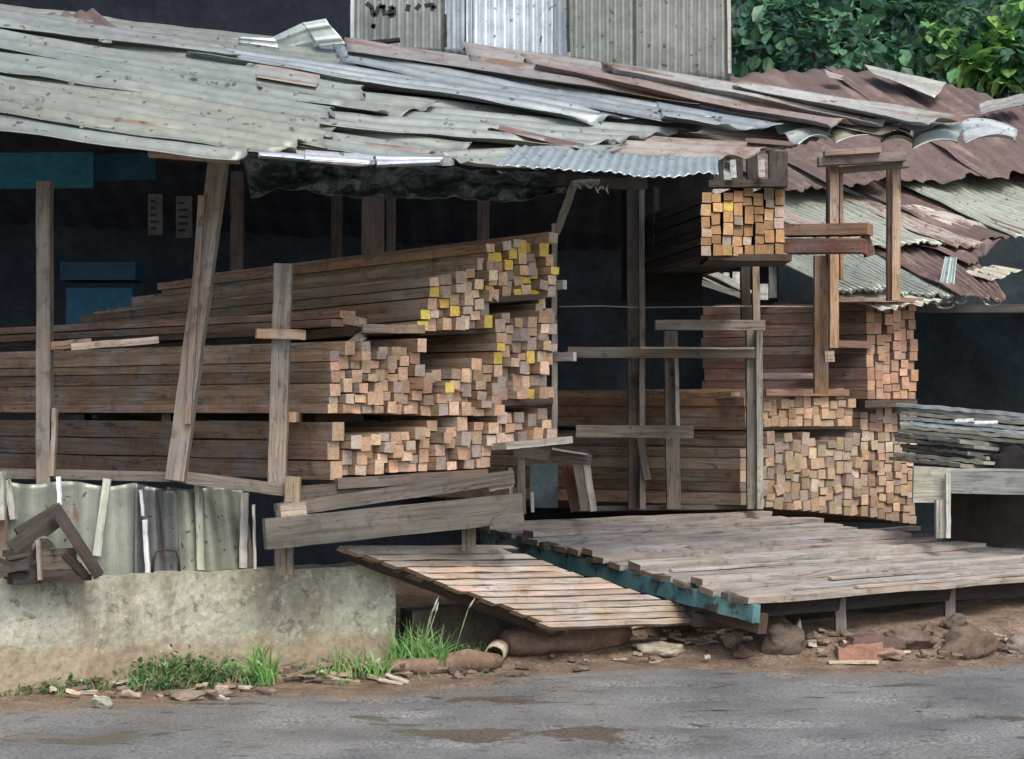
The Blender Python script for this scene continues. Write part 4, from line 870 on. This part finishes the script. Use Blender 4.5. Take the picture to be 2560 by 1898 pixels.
# ================================================================ ROADSIDE RUBBLE
random.seed(9)
def gp(px, py, up=0.0):   # first point of the ground along a sight line
    k = (HY - py) / F; Y = 7.0
    while Y < 15 and E + k * Y > ground_h((px - HX) / F * Y, Y) + up: Y += .01
    return Vector(((px - HX) / F * Y, Y, ground_h((px - HX) / F * Y, Y)))
RB_ = (.165, .105, .078)
a = gp(1262, 1640); b = gp(1565, 1612)
pts = [a.lerp(b, k / 8) + Z * (.06 + .004 * math.sin(k * 2)) for k in range(9)]
o = tube('mud_caked_log', pts, [.06, .078, .08, .082, .08, .08, .076, .072, .05], (.17, .115, .085), STONE, None, 24, .16); tag(o, 'thick mud caked log lying at the foot of the ramp', 'log')
a = gp(950, 1694); b = gp(1250, 1668); pts = [a.lerp(b, k / 7) + Z * (.035 + .01 * math.sin(k * 1.7)) for k in range(8)]
tag(tube('fallen_branch', pts, [.012, .03, .04, .045, .05, .055, .05, .03], (.23, .16, .11), STONE, None, 14, .15), 'thinner muddy branch left of the thick log', 'branch')
tag(tube('cut_pipe', [gp(1236, 1666) + Z * .055, gp(1246, 1650) + Z * .055], [.042, .045], (.45, .38, .29), STONE, None, 16, .05, hollow=True), 'pale curled bark ring between branch and log', 'bark ring')
col.objects[-1].modifiers.new('thickness', 'SOLIDIFY').thickness = .008
for (x, y, rx, rz, c, lab, cat, rot) in ((1945, 1600, .115, .085, (.13, .105, .085), 'rounded muddy boulder under the deck corner', 'boulder', .2), (1930, 1548, .085, .06, (.17, .13, .10), 'rough stone wedged below the deck corner on the boulder', 'stone', .4),
        (2165, 1600, .14, .06, (.13, .085, .07), 'long dark red stone, left of the pair under the deck front', 'stone', .1), (2280, 1590, .12, .065, (.15, .11, .085), 'long brown stone, right of the pair under the deck front', 'stone', .3), (2425, 1615, .13, .095, (.15, .11, .08), 'big round earthy boulder near the right edge', 'boulder', 0), (2385, 1545, .06, .05, (.12, .1, .08), 'dark jagged stone on top behind the round boulder', 'stone', 0),
        (1830, 1590, .07, .045, (.2, .16, .12), 'small pale stone left of the muddy boulder', 'stone', 1), (1650, 1608, .12, .035, (.36, .33, .25), 'flat yellowish stone just right of the thick log', 'stone', 0), (2545, 1605, .06, .05, (.2, .17, .14), 'small grey stone at the right frame edge', 'stone', 0), (485, 1722, .10, .028, (.24, .2, .15), 'flat earth coloured stone in front of the green weeds', 'stone', .1), (255, 1745, .045, .035, (.33, .34, .28), 'small rounded pale stone by the weeds near the left', 'stone', 0)):
    q = gp(x, y + 25); lump('stone' if cat == 'stone' else 'boulder', q + Z * rz * .5, rx * 1.2, rx * .9, rz * 1.2, c, STONE, rot, amp=.24, fr=1.4, sub=4); tag(col.objects[-1], lab, cat)
q = gp(2150, 1655); mb = MB(); mb.box(q + Vector((-.11, 0, -.02)), Vector((.24, .05, .03)), Vector((0, .12, 0)), Z * .08, (.36, .205, .145), None, 5, .016); tag(mb.build('brick', [STONE, STONE]), 'broken orange brick lying in front of the dark red stone', 'brick')
q = gp(2225, 1650); lump('stone', q + Z * .03, .09, .05, .03, (.36, .24, .19), STONE, .3, amp=.35); tag(col.objects[-1], 'pinkish broken lump beside the orange brick', 'stone')
q = gp(2130, 1662); o = beam('wood_chip', q + Z * .01 - Vector((.12, 0, 0)), q + Z * .012 + Vector((.13, 0, 0)), .012, .05, (.5, .42, .3)); tag(o, 'flat pale chip lying before the orange brick', 'chip')
q = gp(1990, 1600); tag(tube('white_plastic_scrap', [q + Vector((-.01, 0, 0)), q + Vector((.015, 0, .05)), q + Vector((.02, 0, .11))], [.012, .02, .004], (.6, .58, .52), PW, None, 6, .3), 'small upright white plastic scrap right of the muddy boulder', 'scrap')
for k in range(34):
    x = random.choice([U(1560, 2560), U(1560, 2560), U(640, 1560)]); q = gp(x, U(1575, 1650) if x > 1560 else U(1676, 1705)); rr = U(.015, .045)
    lump('mud_clod', q + Z * rr * .3, rr * U(1, 1.8), rr * U(.8, 1.3), rr * U(.6, 1), vary(random.choice([(.15, .105, .08), (.2, .15, .115), (.12, .095, .08)]), .2), STONE, U(0, 3), amp=.35, fr=1.6, sub=3)
    tag(col.objects[-1], 'loose clod of brown mud lying on the roadside dirt', 'mud clod', 'mud clods along the roadside')
# wood chips and bark debris: individual slivers
CH = 'bark slivers and wood chips littering the roadside'
regs = [((700, 1668), (1000, 1712), 60), ((1000, 1668), (1300, 1690), 14), ((1560, 1578), (1900, 1625), 34), ((1990, 1590), (2560, 1655), 40), ((120, 1722), (680, 1752), 40), ((1350, 1640), (1800, 1665), 10)]
for (x0, y0), (x1, y1), n in regs:
    for k in range(n):
        q = gp(U(x0, x1), U(y0, y1)); L = U(.03, .16) if x0 == 700 else U(.02, .09); an = U(-.6, .6)
        d = Vector((math.cos(an), math.sin(an), U(-.15, .15) if x0 != 700 else U(-.35, .35))); c = vary(random.choice([(.22, .15, .11), (.35, .27, .19), (.5, .42, .32), (.13, .09, .07)]), .2)
        m_ = MB(); m_.box(q + Z * U(.003, .03), d * L, Vector((-d.y, d.x, .1)) * U(.01, .035), Z * U(.005, .016), c, None, 3, .004)
        tag(m_.build('wood_chip', WM), 'small sliver of bark or wood lying loose on the roadside dirt', 'wood chip', CH)
# grass and weeds
random.seed(13)
def blade(mb, p, h, lean, w_, c):
    n = 6; prev = None; b = len(mb.v); sd = Vector((lean.y, -lean.x, 0)).normalized() if lean.length > .01 else Vector((1, 0, 0)); sd = (sd * .4 + Vector((.8, 0, 0))).normalized()
    for i in range(n + 1):
        t_ = i / n; q = p + Z * h * (t_ - .35 * t_ * t_ * min(1.6, lean.length * 1.6)) + lean * h * t_ * t_; ww = w_ * (1 - t_ ** 1.5) + .0006; mb.v += [q - sd * ww, q + sd * ww]
    for i in range(n): mb.face([b + 2 * i, b + 2 * i + 1, b + 2 * i + 3, b + 2 * i + 2], [(0, 0)] * 4, c)
def tuft(label, px, py, n, h, spread, heads=0, w_=.005):
    p = gp(px, py); o = empty('grass_tuft', p, label, 'grass'); mb = MB()
    for k in range(n):
        an = U(0, 6.28); ln = Vector((math.cos(an), math.sin(an) * .5, 0)) * U(.1, 1.0); blade(mb, p + Vector((U(-1, 1) * spread, U(-.5, .5) * spread, 0)), h * U(.4, 1), ln, w_ * U(.6, 1.2), vary(random.choice([(.12, .30, .07), (.18, .38, .10), (.08, .22, .06), (.30, .40, .16)]), .25))
    mb.build('blades', GRASS, o)
    for k in range(heads):
        q = p + Vector((U(-.12, .22), 0, 0)); t2 = q + Vector((U(-.06, .10), 0, h * U(.6, 1.05))); tube('stalk', [q, (q + t2) / 2, t2], [.002, .002, .002], (.3, .36, .2), GRASS, o, 5, 0); d = Vector((U(.2, .6), 0, .8)).normalized(); tube('seed_head', [t2, t2 + d * .03, t2 + d * .065], [.004, .006, .001], (.5, .52, .46), GRASS, o, 6, .1)
tuft('bright green arching grass tuft against the concrete wall', 655, 1712, 70, .26, .06, w_=.0065)
tuft('tall grass tuft with pale seed heads before the dark ramp side', 1050, 1668, 150, .27, .13, 4)
tuft('low thin grass tuft at the right end of the concrete wall', 900, 1690, 110, .17, .15)
tuft('small grass tuft left of the dark ramp shadow', 800, 1690, 40, .10, .1)
mb = MB()
for k in range(5200):
    x = U(-20, 660) if R() < .85 else U(-20, 1280); y0 = 1738 - x * .035
    q = gp(x, y0 - abs(random.gauss(0, 16)) + 4); dens = math.exp(-((x - 440) / 240) ** 2)
    if R() > .12 + dens * (.55 + 1.2 * N3(q.x * 3, 1, 2)): continue
    h = (.03 + .13 * dens * R()); cc = vary(random.choice([(.09, .23, .08), (.14, .30, .10), (.06, .16, .06), (.27, .36, .16), (.3, .27, .15)]), .3)
    if R() < .5: blade(mb, q, h * 1.1, Vector((U(-1, 1), U(-.5, .5), 0)), .003, cc)
    else: leaf(mb, q + Z * h * U(.2, 1), (rdir() + Vector((0, -.3, .3))).normalized(), Z, U(.016, .040), cc)
for k in range(500):
    x = U(1060, 1270); q = gp(x, 1650 - (x - 1060) * .06 + U(-8, 10)); leaf(mb, q + Z * U(0, .05), (rdir() + Vector((0, -.3, .3))).normalized(), Z, U(.012, .025), vary((.12, .26, .09), .3))
tag(mb.build('weeds', GRASS), 'low green weeds growing along the foot of the concrete wall', 'weeds', kind='stuff')
# small dirt pebbles
print('INDIVIDUAL STICKS', COUNT[0])
